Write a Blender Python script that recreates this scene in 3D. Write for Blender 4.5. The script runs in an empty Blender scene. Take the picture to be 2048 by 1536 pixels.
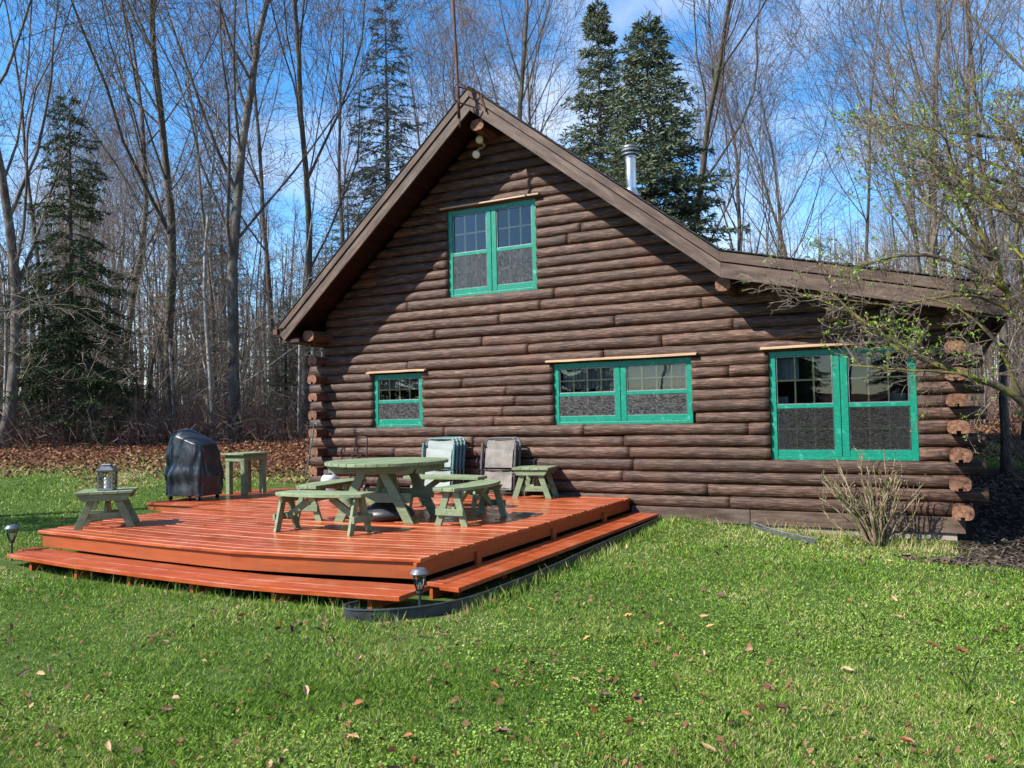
import bpy, math, random
import numpy as np
from mathutils import Vector, Matrix, noise

sc = bpy.context.scene
R = math.radians
# ------------------------------------------------------------------ camera
CAM = Vector((10.505, -12.148, 1.83)); FPX = 1643.06
YAW, PIT, ROL = 0.48964, 0.036645, -0.020904
_d = Vector((-math.sin(YAW)*math.cos(PIT), math.cos(YAW)*math.cos(PIT), math.sin(PIT)))
_r = Vector((math.cos(YAW), math.sin(YAW), 0)); _u = _r.cross(_d)
_r2 = _r*math.cos(ROL) + _u*math.sin(ROL); _u2 = _u*math.cos(ROL) - _r*math.sin(ROL)
cd = bpy.data.cameras.new('camera'); cam = bpy.data.objects.new('camera', cd); sc.collection.objects.link(cam)
M = Matrix((_r2, _u2, -_d)).transposed().to_4x4(); M.translation = CAM; cam.matrix_world = M
cd.sensor_width = 36; cd.lens = FPX/2048*36; cd.clip_end = 2000; cd.clip_start = .05
sc.camera = cam
# ------------------------------------------------------------------ sky
SUN = Vector((.80, 1.0, -1.16)).normalized()          # direction of travel of the light
elev = math.asin(-SUN.z); srot = math.atan2(-SUN.x, -SUN.y)
w = bpy.data.worlds.new('World'); sc.world = w; w.use_nodes = True
nt = w.node_tree; nt.nodes.clear()
def N(nt, t, **k):
    n = nt.nodes.new(t)
    for a, b in k.items():
        if a.startswith('i_'):
            key = a[2:]; n.inputs[int(key) if key.isdigit() else key.replace('_', ' ')].default_value = b
        else: setattr(n, a, b)
    return n
sky = N(nt, 'ShaderNodeTexSky', sky_type='NISHITA', sun_disc=False, sun_elevation=elev, sun_rotation=srot,
        altitude=400, air_density=1.0, dust_density=.35, ozone_density=2.2)
tc = N(nt, 'ShaderNodeTexCoord'); mp = N(nt, 'ShaderNodeMapping'); mp.inputs['Scale'].default_value = (1.0, 1.0, 2.1)
mp.inputs['Location'].default_value = (.62, .35, .2)
n1 = N(nt, 'ShaderNodeTexNoise', i_Scale=1.9, i_Detail=9.0, i_Roughness=.58, i_Distortion=.35)
cr = N(nt, 'ShaderNodeValToRGB'); cr.color_ramp.elements[0].position = .43; cr.color_ramp.elements[1].position = .72
hs = N(nt, 'ShaderNodeHueSaturation', i_Saturation=1.34, i_Value=1.75)
mx = N(nt, 'ShaderNodeMixRGB'); mx.inputs[2].default_value = (6.9, 7.2, 7.7, 1)
bg = N(nt, 'ShaderNodeBackground', i_Strength=.088); ow = N(nt, 'ShaderNodeOutputWorld')
L = nt.links.new
vd = N(nt, 'ShaderNodeVectorMath', operation='DOT_PRODUCT'); vd.inputs[1].default_value = (_r.x*.9, _r.y*.9, -.75)
L(tc.outputs['Generated'], vd.inputs[0]); ma = N(nt, 'ShaderNodeMath', operation='MULTIPLY_ADD'); ma.inputs[1].default_value = .22; L(vd.outputs['Value'], ma.inputs[0]); L(n1.outputs[0], ma.inputs[2])
L(tc.outputs['Generated'], mp.inputs[0]); L(mp.outputs[0], n1.inputs['Vector']); L(ma.outputs[0], cr.inputs[0])
L(cr.outputs[0], mx.inputs[0]); L(sky.outputs[0], hs.inputs['Color']); L(hs.outputs[0], mx.inputs[1])
L(mx.outputs[0], bg.inputs[0]); L(bg.outputs[0], ow.inputs[0])
sd = bpy.data.lights.new('sun', 'SUN'); sd.energy = 5.0; sd.angle = R(.5); sd.color = (1, .95, .86)
so = bpy.data.objects.new('sun', sd); sc.collection.objects.link(so); so.rotation_euler = SUN.to_track_quat('-Z', 'Y').to_euler()
so.location = (-10, -20, 25)
sc.view_settings.view_transform = 'Standard'; sc.view_settings.look = 'None'; sc.view_settings.exposure = .95; sc.view_settings.gamma = 1
sc.render.engine = 'CYCLES'; sc.cycles.max_bounces = 6; sc.cycles.transparent_max_bounces = 12

# ------------------------------------------------------------------ helpers
C = sc.collection
def tag(o, label=None, cat=None, group=None, kind=None):
    if label: o['label'] = label
    if cat: o['category'] = cat
    if group: o['group'] = group
    if kind: o['kind'] = kind
    return o
def empty(name, loc=(0, 0, 0), rz=0, parent=None):
    o = bpy.data.objects.new(name, None); C.objects.link(o); o.location = loc; o.rotation_euler = (0, 0, rz)
    o.empty_display_size = .2; o.parent = parent
    return o
def copy_tree(o, parent=None):
    c = o.copy(); C.objects.link(c); c.parent = parent
    for ch in [x for x in KIDS.get(o.name, [])]:
        copy_tree(ch, c)
    KIDS.setdefault(c.name, []); 
    if parent: KIDS.setdefault(parent.name, []).append(c)
    return c
KIDS = {}
class MB:
    def __init__(s): s.v = []; s.f = []; s.m = []; s.mi = 0
    def add(s, vs, fs, mi=None):
        b = len(s.v); s.v.extend([tuple(x) for x in vs])
        for f in fs: s.f.append([i+b for i in f]); s.m.append(s.mi if mi is None else mi)
    def box(s, a, b, ch=0):
        x0, y0, z0 = a; x1, y1, z1 = b
        s.add([(x0,y0,z0),(x1,y0,z0),(x1,y1,z0),(x0,y1,z0),(x0,y0,z1),(x1,y0,z1),(x1,y1,z1),(x0,y1,z1)],
              [(0,3,2,1),(4,5,6,7),(0,1,5,4),(1,2,6,5),(2,3,7,6),(3,0,4,7)])
    def prism(s, poly, h0, h1, axis='z', mi=None):
        n = len(poly); f = {'z': lambda p, h: (p[0], p[1], h), 'y': lambda p, h: (p[0], h, p[1]), 'x': lambda p, h: (h, p[0], p[1])}[axis]
        s.add([f(p, h0) for p in poly] + [f(p, h1) for p in poly],
              [list(range(n))[::-1], list(range(n, 2*n))] + [(i, (i+1) % n, n+(i+1) % n, n+i) for i in range(n)], mi)
    def bar(s, p, q, w, h, up=(0, 0, 1), flat=None):
        """bar of section w (across) x h (along up); flat='z' cuts the ends level"""
        p = Vector(p); q = Vector(q); d = (q-p).normalized(); up = Vector(up)
        a = d.cross(up)
        if a.length < 1e-4: a = d.cross(Vector((1, 0, 0)))
        a.normalize(); b = a.cross(d).normalized(); vs = []
        for e in (p, q):
            for i, j in ((-1,-1),(1,-1),(1,1),(-1,1)):
                v = e + a*(i*w/2) + b*(j*h/2)
                if flat == 'z' and abs(d.z) > .05: v = v - d*((v.z-e.z)/d.z)
                vs.append(v)
        s.add(vs, [(0,3,2,1),(4,5,6,7),(0,1,5,4),(1,2,6,5),(2,3,7,6),(3,0,4,7)])
    def tube(s, pts, rad, n=6, cap=True):
        k = len(pts); pts = [Vector(p) for p in pts]
        if not hasattr(rad, '__len__'): rad = [rad]*k
        t0 = (pts[1]-pts[0]).normalized(); a = t0.orthogonal().normalized(); vs = []
        for i in range(k):
            t = (pts[min(i+1, k-1)]-pts[max(i-1, 0)])
            if t.length < 1e-7: t = t0.copy()
            t.normalize(); a = a - t*a.dot(t)
            if a.length < 1e-5: a = t.orthogonal()
            a.normalize(); b = t.cross(a)
            for j in range(n):
                an = 2*math.pi*j/n; vs.append(pts[i] + (a*math.cos(an)+b*math.sin(an))*rad[i])
        fs = [(i*n+j, i*n+(j+1) % n, (i+1)*n+(j+1) % n, (i+1)*n+j) for i in range(k-1) for j in range(n)]
        if cap: fs += [list(range(n))[::-1], [(k-1)*n+j for j in range(n)]]
        s.add(vs, fs)
    def lathe(s, prof, c=(0, 0), n=24):
        k = len(prof); vs = [(c[0]+r*math.cos(2*math.pi*j/n), c[1]+r*math.sin(2*math.pi*j/n), z) for r, z in prof for j in range(n)]
        fs = [(i*n+j, i*n+(j+1) % n, (i+1)*n+(j+1) % n, (i+1)*n+j) for i in range(k-1) for j in range(n)]
        fs += [list(range(n))[::-1], [(k-1)*n+j for j in range(n)]]
        s.add(vs, fs)
    def build(s, name, mat, parent=None, smooth=False, bevel=0, loc=None):
        me = bpy.data.meshes.new(name); me.from_pydata(s.v, [], s.f)
        mats = mat if isinstance(mat, (list, tuple)) else [mat]
        for m in mats: me.materials.append(m)
        if len(mats) > 1: me.polygons.foreach_set('material_index', s.m)
        if smooth: me.polygons.foreach_set('use_smooth', [True]*len(me.polygons))
        me.update()
        o = bpy.data.objects.new(name, me); C.objects.link(o); o.parent = parent
        if loc: o.location = loc
        if parent: KIDS.setdefault(parent.name, []).append(o)
        if bevel:
            b = o.modifiers.new('bevel', 'BEVEL'); b.width = bevel; b.segments = 2; b.limit_method = 'ANGLE'; b.angle_limit = R(40)
        return o
# ------------------------------------------------------------------ materials
def mat(name, col, rough=.7, **k):
    """col: list of 2-3 colours mixed by noise;  scale: noise scale vec;  bump; island: random tint per board; metal, spec"""
    m = bpy.data.materials.new(name); m.use_nodes = True; t = m.node_tree; b = t.nodes['Principled BSDF']; Lk = t.links.new
    b.inputs['Roughness'].default_value = rough; b.inputs['Metallic'].default_value = k.get('metal', 0)
    b.inputs['Specular IOR Level'].default_value = k.get('spec', .4)
    tcn = N(t, 'ShaderNodeTexCoord'); mpn = N(t, 'ShaderNodeMapping'); mpn.inputs['Scale'].default_value = k.get('scale', (4, 4, 4))
    Lk(tcn.outputs['Object'], mpn.inputs[0])
    geo = N(t, 'ShaderNodeNewGeometry')
    if k.get('island'):
        # shift texture per island
        ad = N(t, 'ShaderNodeVectorMath', operation='MULTIPLY_ADD'); ad.inputs[1].default_value = (37, 53, 71)
        cx = N(t, 'ShaderNodeCombineXYZ')
        for i in range(3): Lk(geo.outputs['Random Per Island'], cx.inputs[i])
        Lk(cx.outputs[0], ad.inputs[0]); Lk(mpn.outputs[0], ad.inputs[2]); vec = ad.outputs[0]
    else: vec = mpn.outputs[0]
    no = N(t, 'ShaderNodeTexNoise', i_Scale=1.0, i_Detail=k.get('detail', 6.0), i_Roughness=.65); Lk(vec, no.inputs['Vector'])
    rp = N(t, 'ShaderNodeValToRGB'); cs = col if isinstance(col, list) else [col, col]
    e = rp.color_ramp.elements; e[0].color = (*cs[0], 1); e[1].color = (*cs[-1], 1)
    lo, hi = k.get('range', (.3, .7)); e[0].position = lo; e[1].position = hi
    for i, c in enumerate(cs[1:-1]): x = e.new(lo+(hi-lo)*(i+1)/(len(cs)-1)); x.color = (*c, 1)
    Lk(no.outputs[0], rp.inputs[0]); out = rp.outputs[0]
    if k.get('patch'):      # large patches of another colour
        pc, ps, plo, phi = k['patch']
        n2 = N(t, 'ShaderNodeTexNoise', i_Scale=ps, i_Detail=5.0); Lk(tcn.outputs['Object'], n2.inputs['Vector'])
        mr = N(t, 'ShaderNodeMapRange'); mr.inputs[1].default_value = plo; mr.inputs[2].default_value = phi; Lk(n2.outputs[0], mr.inputs[0])
        mm = N(t, 'ShaderNodeMixRGB'); mm.inputs[2].default_value = (*pc, 1); Lk(mr.outputs[0], mm.inputs[0]); Lk(out, mm.inputs[1]); out = mm.outputs[0]
    if k.get('island'):
        lo_, hi_ = k['island']
        mr = N(t, 'ShaderNodeMapRange'); mr.inputs[3].default_value = lo_; mr.inputs[4].default_value = hi_
        Lk(geo.outputs['Random Per Island'], mr.inputs[0])
        mm = N(t, 'ShaderNodeVectorMath', operation='SCALE'); Lk(out, mm.inputs[0]); Lk(mr.outputs[0], mm.inputs['Scale']); out = mm.outputs[0]
        if k.get('island2'):
            m2 = N(t, 'ShaderNodeMath', operation='MULTIPLY'); m2.inputs[1].default_value = 7.13; Lk(geo.outputs['Random Per Island'], m2.inputs[0])
            m3 = N(t, 'ShaderNodeMath', operation='FRACT'); Lk(m2.outputs[0], m3.inputs[0])
            m4 = N(t, 'ShaderNodeMapRange'); m4.inputs[1].default_value = k['island2'][1]; m4.inputs[2].default_value = min(1, k['island2'][1]+.25)
            Lk(m3.outputs[0], m4.inputs[0]); mm = N(t, 'ShaderNodeMixRGB'); mm.inputs[2].default_value = (*k['island2'][0], 1)
            Lk(m4.outputs[0], mm.inputs[0]); Lk(out, mm.inputs[1]); out = mm.outputs[0]
    if k.get('cracks'):     # fine dark lines
        sv, th, dk = k['cracks']
        mp2 = N(t, 'ShaderNodeMapping'); mp2.inputs['Scale'].default_value = sv; Lk(tcn.outputs['Object'], mp2.inputs[0])
        n3 = N(t, 'ShaderNodeTexNoise', i_Scale=1.0, i_Detail=3.0, i_Roughness=.5); Lk(mp2.outputs[0], n3.inputs['Vector'])
        s1 = N(t, 'ShaderNodeMath', operation='SUBTRACT'); s1.inputs[1].default_value = .5; Lk(n3.outputs[0], s1.inputs[0])
        s2 = N(t, 'ShaderNodeMath', operation='ABSOLUTE'); Lk(s1.outputs[0], s2.inputs[0])
        s3 = N(t, 'ShaderNodeMapRange'); s3.inputs[2].default_value = th; s3.inputs[3].default_value = dk; s3.inputs[4].default_value = 1; Lk(s2.outputs[0], s3.inputs[0])
        mm = N(t, 'ShaderNodeVectorMath', operation='SCALE'); Lk(out, mm.inputs[0]); Lk(s3.outputs[0], mm.inputs['Scale']); out = mm.outputs[0]
    Lk(out, b.inputs['Base Color'])
    if k.get('bump'):
        bp = N(t, 'ShaderNodeBump', i_Strength=k['bump'], i_Distance=k.get('bdist', .02)); Lk(no.outputs[0], bp.inputs['Height']); Lk(bp.outputs[0], b.inputs['Normal'])
    if k.get('rvar'):
        mr = N(t, 'ShaderNodeMapRange'); mr.inputs[1].default_value = .35; mr.inputs[2].default_value = .65; mr.inputs[3].default_value = k['rvar'][0]; mr.inputs[4].default_value = k['rvar'][1]
        n4 = N(t, 'ShaderNodeTexNoise', i_Scale=k.get('rscale', 3.0), i_Detail=4.0); Lk(tcn.outputs['Object'], n4.inputs['Vector'])
        Lk(n4.outputs[0], mr.inputs[0]); Lk(mr.outputs[0], b.inputs['Roughness'])
    if k.get('trans'):
        tr = N(t, 'ShaderNodeBsdfTranslucent'); ms = N(t, 'ShaderNodeMixShader', i_0=k['trans']); Lk(out, tr.inputs[0])
        o = t.nodes['Material Output']; Lk(b.outputs[0], ms.inputs[1]); Lk(tr.outputs[0], ms.inputs[2]); Lk(ms.outputs[0], o.inputs[0])
    return m
MT = {}
MT['log'] = mat('stained_log', [(.018,.008,.004),(.070,.033,.020),(.205,.120,.080)], .62, scale=(5.0, 30, 62), range=(.33,.68), island=(.72,1.25), bump=.75, bdist=.012,
                cracks=((1.3, 12, 50), .034, .20), patch=((.125,.056,.034), 1.3, .56, .80), spec=.35)
MT['logside'] = mat('stained_side_log', [(.035,.014,.009),(.10,.046,.030),(.17,.09,.062)], .65, scale=(30, 2.2, 30), island=(.75,1.15), bump=.6, bdist=.012,
                cracks=((30, 1.0, 42), .02, .35), spec=.3)
MT['logend'] = mat('sawn_log_end', [(.07,.028,.016),(.17,.075,.04),(.30,.16,.09)], .75, scale=(22, 6, 22), bump=.5, island=(.75,1.2), cracks=((14, 3, 14), .02, .4))
MT['fascia'] = mat('weathered_fascia', [(.038,.022,.015),(.085,.052,.036),(.165,.110,.078)], .7, scale=(2.2, 14, 14), bump=.35, bdist=.006,
                   island=(.85,1.15), cracks=((1.2, 30, 30), .015, .55), patch=((.17,.135,.11), 1.1, .55, .8))
MT['soffit'] = mat('dark_soffit_board', [(.020,.007,.005),(.042,.014,.009)], .6, scale=(12, 1.5, 12), island=(.7,1.2), bump=.2)
MT['shingle'] = mat('asphalt_shingle', [(.018,.018,.018),(.05,.048,.045)], .9, scale=(30, 30, 30), bump=.5, island=(.7,1.3))
MT['green'] = mat('green_window_paint', [(.0,.135,.082),(.0,.185,.115),(.008,.24,.15)], .42, scale=(14, 14, 50), bump=.25, bdist=.004, cracks=((20, 20, 3), .01, .72), patch=((.05,.36,.25), 9, .58, .75))
MT['cap'] = mat('bare_pine_cap', [(.34,.21,.12),(.55,.38,.23)], .6, scale=(2, 20, 20), bump=.2)
MT['munt'] = mat('pine_muntin', [(.80,.52,.22),(.90,.64,.32)], .5, scale=(9, 9, 9))
MT['sage'] = mat('sage_green_paint', [(.125,.170,.085),(.185,.235,.125),(.26,.295,.18)], .62, scale=(5, 26, 26), bump=.35, bdist=.004, island=(.85,1.12),
                 cracks=((4, 34, 34), .014, .62), patch=((.115,.155,.085), 3.6, .57, .74))
MT['deck'] = mat('red_orange_deck_stain', [(.22,.038,.010),(.345,.064,.017),(.42,.100,.036)], .36, scale=(1.6, 22, 22), bump=.3, bdist=.004, island=(.80,1.14),
                 cracks=((1.0, 40, 40), .016, .62), patch=((.44,.15,.075), 2.4, .54, .78), rvar=(.16, .45), spec=.55)
MT['deckedge'] = mat('pale_deck_edge', [(.30,.060,.018),(.46,.15,.065)], .45, scale=(2.5, 6, 6), range=(.35,.6))  # paler colour for the bevelled edges of the boards
MT['rim'] = mat('deck_rim_stain', [(.25,.050,.010),(.36,.080,.018)], .48, scale=(1.2, 20, 20), bump=.3, bdist=.004, island=(.88,1.1), cracks=((40, 40, 40), .004, .35), patch=((.27,.07,.02), 3, .5, .7))
MT['concrete'] = mat('foundation_concrete', [(.17,.13,.10),(.34,.28,.22)], .9, scale=(7, 7, 7), bump=.4)
MT['blackplastic'] = mat('black_plastic', [(.018,.02,.022),(.05,.055,.06)], .45, scale=(9, 9, 9), rvar=(.3,.6))
MT['cover'] = mat('black_vinyl_cover', [(.014,.015,.017),(.030,.032,.036)], .36, scale=(5, 5, 5), bump=.35, bdist=.03, rvar=(.28,.5), spec=.5)
MT['dark'] = mat('dark_interior', [(.008,.008,.008),(.014,.012,.011)], .9)  # near-black colour carries the darkness of the unlit rooms
MT['metal'] = mat('galvanised_steel', [(.45,.47,.48),(.62,.64,.65)], .28, metal=1, scale=(6, 6, 1), rvar=(.2,.45))
MT['rust'] = mat('rusty_pipe', [(.035,.018,.014),(.13,.050,.030)], .75, scale=(12, 12, 6), bump=.3)
MT['dmetal'] = mat('dark_metal', [(.018,.018,.019),(.045,.044,.044)], .45, metal=.5, scale=(12, 12, 12))
MT['lmetal'] = mat('pewter_metal', [(.13,.14,.15),(.25,.26,.27)], .42, metal=.6, scale=(16, 16, 16), rvar=(.3,.55))
MT['white'] = mat('white_tank_paint', [(.62,.61,.59),(.78,.77,.75)], .35, scale=(9, 9, 9))
MT['wax'] = mat('cream_candle', (.78,.74,.66), .5)
MT['lampface'] = mat('cream_lamp_glass', [(.50,.46,.36),(.66,.62,.5)], .3, scale=(20,20,20))
MT['slingg'] = mat('pale_mesh_sling', [(.22,.26,.24),(.33,.37,.34)], .8, scale=(60, 60, 60), patch=((.22,.26,.23), 6, .5, .8))
MT['sling'] = mat('grey_mesh_sling', [(.17,.155,.13),(.26,.235,.20)], .8, scale=(60, 60, 60), patch=((.13,.12,.10), 7, .45, .7))
MT['gframe'] = mat('green_tube_frame', [(.05,.12,.12),(.10,.19,.185)], .4, scale=(20, 20, 20))
MT['kframe'] = mat('charcoal_tube_frame', [(.035,.033,.033),(.075,.07,.07)], .45, scale=(20, 20, 20))
MT['bark'] = mat('grey_brown_bark', [(.028,.021,.015),(.085,.066,.050),(.17,.145,.118)], .9, scale=(9, 9, 2.5), bump=.9, bdist=.04, patch=((.06,.062,.022), .9, .5, .68))
MT['bark2'] = mat('pale_grey_bark', [(.045,.036,.027),(.11,.092,.072),(.22,.19,.155)], .9, scale=(8, 8, 3), bump=.8, bdist=.04, patch=((.055,.042,.03), 1.2, .5, .7))
MT['birch'] = mat('white_birch_bark', [(.13,.115,.10),(.40,.38,.35)], .8, scale=(2, 2, 9), bump=.3)
MT['twig'] = mat('twig_bark', [(.060,.046,.034),(.20,.16,.125)], .85, scale=(3, 3, 3), island=(.6,1.35))
MT['twig2'] = mat('reddish_twig_bark', [(.085,.058,.044),(.22,.165,.135)], .85, scale=(3, 3, 3), island=(.6,1.3))
MT['twig3'] = mat('pale_dry_twig', [(.16,.125,.085),(.33,.28,.21)], .8, scale=(5, 5, 5), island=(.6,1.25))
MT['twigb'] = mat('brown_sunlit_twig', [(.085,.062,.04),(.22,.175,.125)], .8, scale=(5, 5, 5), island=(.5,1.4))
MT['moss'] = mat('mossy_bark', [(.030,.022,.014),(.075,.06,.035),(.13,.12,.03)], .95, scale=(14, 14, 14), bump=1, bdist=.03, patch=((.19,.17,.025), 5, .48, .62))
MT['lichen'] = mat('lichen_stem', [(.07,.045,.022),(.20,.145,.08),(.44,.38,.28)], .9, scale=(16, 16, 10), bump=.6, patch=((.10,.105,.03), 7, .5, .62))
MT['spruce'] = mat('blue_green_needles', [(.045,.062,.030),(.105,.130,.072)], .75, scale=(1.5,1.5,1.5), island=(.55,1.5), island2=((.20,.235,.14), .74), trans=.15)
MT['spruced'] = mat('dark_green_needles', [(.026,.045,.014),(.060,.088,.030)], .8, scale=(1.5,1.5,1.5), island=(.5,1.5), trans=.15)
MT['hemlock'] = mat('grey_green_needles', [(.075,.082,.055),(.15,.155,.11)], .8, scale=(1,1,1), island=(.5,1.5), trans=.2)
MT['leaf'] = mat('spring_leaf', [(.15,.24,.025),(.26,.36,.05)], .5, scale=(3,3,3), island=(.7,1.4), trans=.35)
MT['bud'] = mat('brown_bud', [(.16,.10,.065),(.26,.18,.11)], .7, island=(.6,1.3))
MT['mulch'] = mat('dark_mulch_chip', [(.03,.021,.016),(.10,.072,.052)], .85, island=(.5,1.8))

# glass, screen and curtain
def glassmat():
    m = bpy.data.materials.new('window_glass'); m.use_nodes = True; t = m.node_tree; t.nodes.clear()
    o = N(t, 'ShaderNodeOutputMaterial'); g = N(t, 'ShaderNodeBsdfGlossy', i_Roughness=.01); tr = N(t, 'ShaderNodeBsdfTransparent'); tr.inputs[0].default_value = (.86,.9,.9,1)
    f = N(t, 'ShaderNodeFresnel', i_IOR=1.5); mx = N(t, 'ShaderNodeMixShader')
    no = N(t, 'ShaderNodeTexNoise', i_Scale=2.5, i_Detail=1.0); tc_ = N(t, 'ShaderNodeTexCoord'); t.links.new(tc_.outputs['Object'], no.inputs['Vector'])
    bp = N(t, 'ShaderNodeBump', i_Strength=.05, i_Distance=.02); t.links.new(no.outputs[0], bp.inputs['Height']); t.links.new(bp.outputs[0], g.inputs['Normal'])
    t.links.new(f.outputs[0], mx.inputs[0]); t.links.new(tr.outputs[0], mx.inputs[1]); t.links.new(g.outputs[0], mx.inputs[2]); t.links.new(mx.outputs[0], o.inputs[0])
    return m
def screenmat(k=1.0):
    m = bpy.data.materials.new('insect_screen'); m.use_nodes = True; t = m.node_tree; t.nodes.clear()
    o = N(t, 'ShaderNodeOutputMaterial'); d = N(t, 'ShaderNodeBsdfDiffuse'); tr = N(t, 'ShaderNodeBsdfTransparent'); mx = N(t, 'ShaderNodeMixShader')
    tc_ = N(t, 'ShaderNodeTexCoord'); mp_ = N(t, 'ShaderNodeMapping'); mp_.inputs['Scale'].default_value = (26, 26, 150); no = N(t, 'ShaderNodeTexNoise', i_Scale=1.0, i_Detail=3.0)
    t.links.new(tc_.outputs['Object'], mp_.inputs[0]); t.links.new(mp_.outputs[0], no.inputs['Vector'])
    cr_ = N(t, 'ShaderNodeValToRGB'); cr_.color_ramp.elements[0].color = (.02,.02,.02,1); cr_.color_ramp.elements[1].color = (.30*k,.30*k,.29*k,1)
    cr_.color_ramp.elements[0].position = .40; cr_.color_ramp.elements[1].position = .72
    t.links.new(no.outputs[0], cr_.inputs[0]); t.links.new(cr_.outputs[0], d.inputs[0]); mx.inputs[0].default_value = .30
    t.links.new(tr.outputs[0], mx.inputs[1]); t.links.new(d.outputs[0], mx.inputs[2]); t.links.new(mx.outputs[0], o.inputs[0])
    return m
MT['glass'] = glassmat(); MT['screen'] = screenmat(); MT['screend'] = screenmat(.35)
def lacemat():
    m = bpy.data.materials.new('lace_curtain'); m.use_nodes = True; t = m.node_tree; t.nodes.clear()
    o = N(t, 'ShaderNodeOutputMaterial'); d = N(t, 'ShaderNodeBsdfDiffuse'); d.inputs[0].default_value = (.6,.6,.6,1); tr = N(t, 'ShaderNodeBsdfTransparent'); mx = N(t, 'ShaderNodeMixShader', i_0=.45)
    t.links.new(tr.outputs[0], mx.inputs[1]); t.links.new(d.outputs[0], mx.inputs[2]); t.links.new(mx.outputs[0], o.inputs[0]); return m
MT['lace'] = lacemat()
MT['lampglass'] = MT['glass']

# ------------------------------------------------------------------ terrain
def interp(x, xs, ys):
    return float(np.interp(x, xs, ys))
def hgt(x, y):
    r = math.hypot(x-CAM.x, y-CAM.y)
    h = .12 + interp(r, [0, 11, 15, 22, 32, 60, 120, 400], [0, 0, .26, .88, 1.62, 2.6, 4.0, 8])
    k = max(0, 1-math.hypot((x-10.6)/4.0, (y+.2)/2.2)); h -= .13*min(1, k*1.6)
    h += .035*noise.noise(Vector((x*.35, y*.35, 0))) + (.25*noise.noise(Vector((x*.08, y*.08, 3)))*min(1, max(0, (r-18)/20)))
    return h
def litter_w(x, y):      # >0 = leaf litter of the forest floor
    r = math.hypot(x-CAM.x, y-CAM.y)
    ang = math.atan2((x-CAM.x), (y-CAM.y))
    return (r - (19.4 + 1.4*math.sin(ang*5+1)))/2.0 + 1.1*noise.noise(Vector((x*.45, y*.45, 7)))
def mulch_w(x, y):
    return min((x-10.15+.5*noise.noise(Vector((x*1.5, y*1.5, 1))))*2.5, (y+2.1 - (x-10.3)*-.5 + .4*noise.noise(Vector((x*2, y*2, 5))))*2.0)
def axis(lo, hi, c0, c1, fine):
    a = list(np.arange(c0, c1, fine)); x = c0; s = fine
    while x > lo: s *= 1.35; x -= s; a.insert(0, x)
    x = a[-1]; s = fine
    while x < hi: s *= 1.35; x += s; a.append(x)
    return a
gx = axis(-500, 500, -26, 26, .5); gy = axis(-300, 600, -14, 30, .5)
g = MB(); g.v = [(x, y, hgt(x, y)) for y in gy for x in gx]; nx = len(gx)
g.f = [(j*nx+i, j*nx+i+1, (j+1)*nx+i+1, (j+1)*nx+i) for j in range(len(gy)-1) for i in range(nx-1)]; g.m = [0]*len(g.f)
def groundmat():
    m = bpy.data.materials.new('ground_soil_and_turf'); m.use_nodes = True; t = m.node_tree; b = t.nodes['Principled BSDF']; b.inputs['Roughness'].default_value = .95; b.inputs['Specular IOR Level'].default_value = .1
    lk = t.links.new; tc_ = N(t, 'ShaderNodeTexCoord')
    def ramp(scale, cols, lo=.3, hi=.7):
        n = N(t, 'ShaderNodeTexNoise', i_Scale=scale, i_Detail=8.0, i_Roughness=.7); lk(tc_.outputs['Object'], n.inputs['Vector'])
        r = N(t, 'ShaderNodeValToRGB'); e = r.color_ramp.elements; e[0].position = lo; e[1].position = hi; e[0].color = (*cols[0], 1); e[1].color = (*cols[-1], 1)
        for i, c in enumerate(cols[1:-1]): x = e.new(lo+(hi-lo)*(i+1)/(len(cols)-1)); x.color = (*c, 1)
        lk(n.outputs[0], r.inputs[0]); return r.outputs[0], n.outputs[0]
    turf, th = ramp(9, [(.030,.045,.010),(.055,.095,.018),(.12,.13,.04)])
    lit, _ = ramp(14, [(.045,.020,.010),(.11,.048,.022),(.19,.10,.05)])
    mul, _ = ramp(30, [(.010,.008,.006),(.035,.025,.018)])
    at = N(t, 'ShaderNodeAttribute', attribute_name='zone'); sp = N(t, 'ShaderNodeSeparateXYZ'); lk(at.outputs['Vector'], sp.inputs[0])
    m1 = N(t, 'ShaderNodeMixRGB'); lk(sp.outputs[0], m1.inputs[0]); lk(turf, m1.inputs[1]); lk(lit, m1.inputs[2])
    m2 = N(t, 'ShaderNodeMixRGB'); lk(sp.outputs[1], m2.inputs[0]); lk(m1.outputs[0], m2.inputs[1]); lk(mul, m2.inputs[2]); lk(m2.outputs[0], b.inputs['Base Color'])
    bp = N(t, 'ShaderNodeBump', i_Strength=.8, i_Distance=.04); lk(th, bp.inputs['Height']); lk(bp.outputs[0], b.inputs['Normal'])
    return m
go = g.build('ground', groundmat(), smooth=True); tag(go, kind='structure')
za = go.data.attributes.new('zone', 'FLOAT_VECTOR', 'POINT')
zz = []
for x, y, z in g.v:
    zz += [min(1, max(0, litter_w(x, y)+.3)), min(1, max(0, mulch_w(x, y)+.3)) if math.hypot(x-12, y) < 6 else 0, 0]
za.data.foreach_set('vector', zz)

# ------------------------------------------------------------------ the cabin
RND = random.Random(5)
house = empty('log_cabin', (5.3, 0, 0)); house.location = (0, 0, 0)
tag(house, 'dark brown log cabin with green windows and a steep gable over a low side wing', 'cabin')
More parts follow.
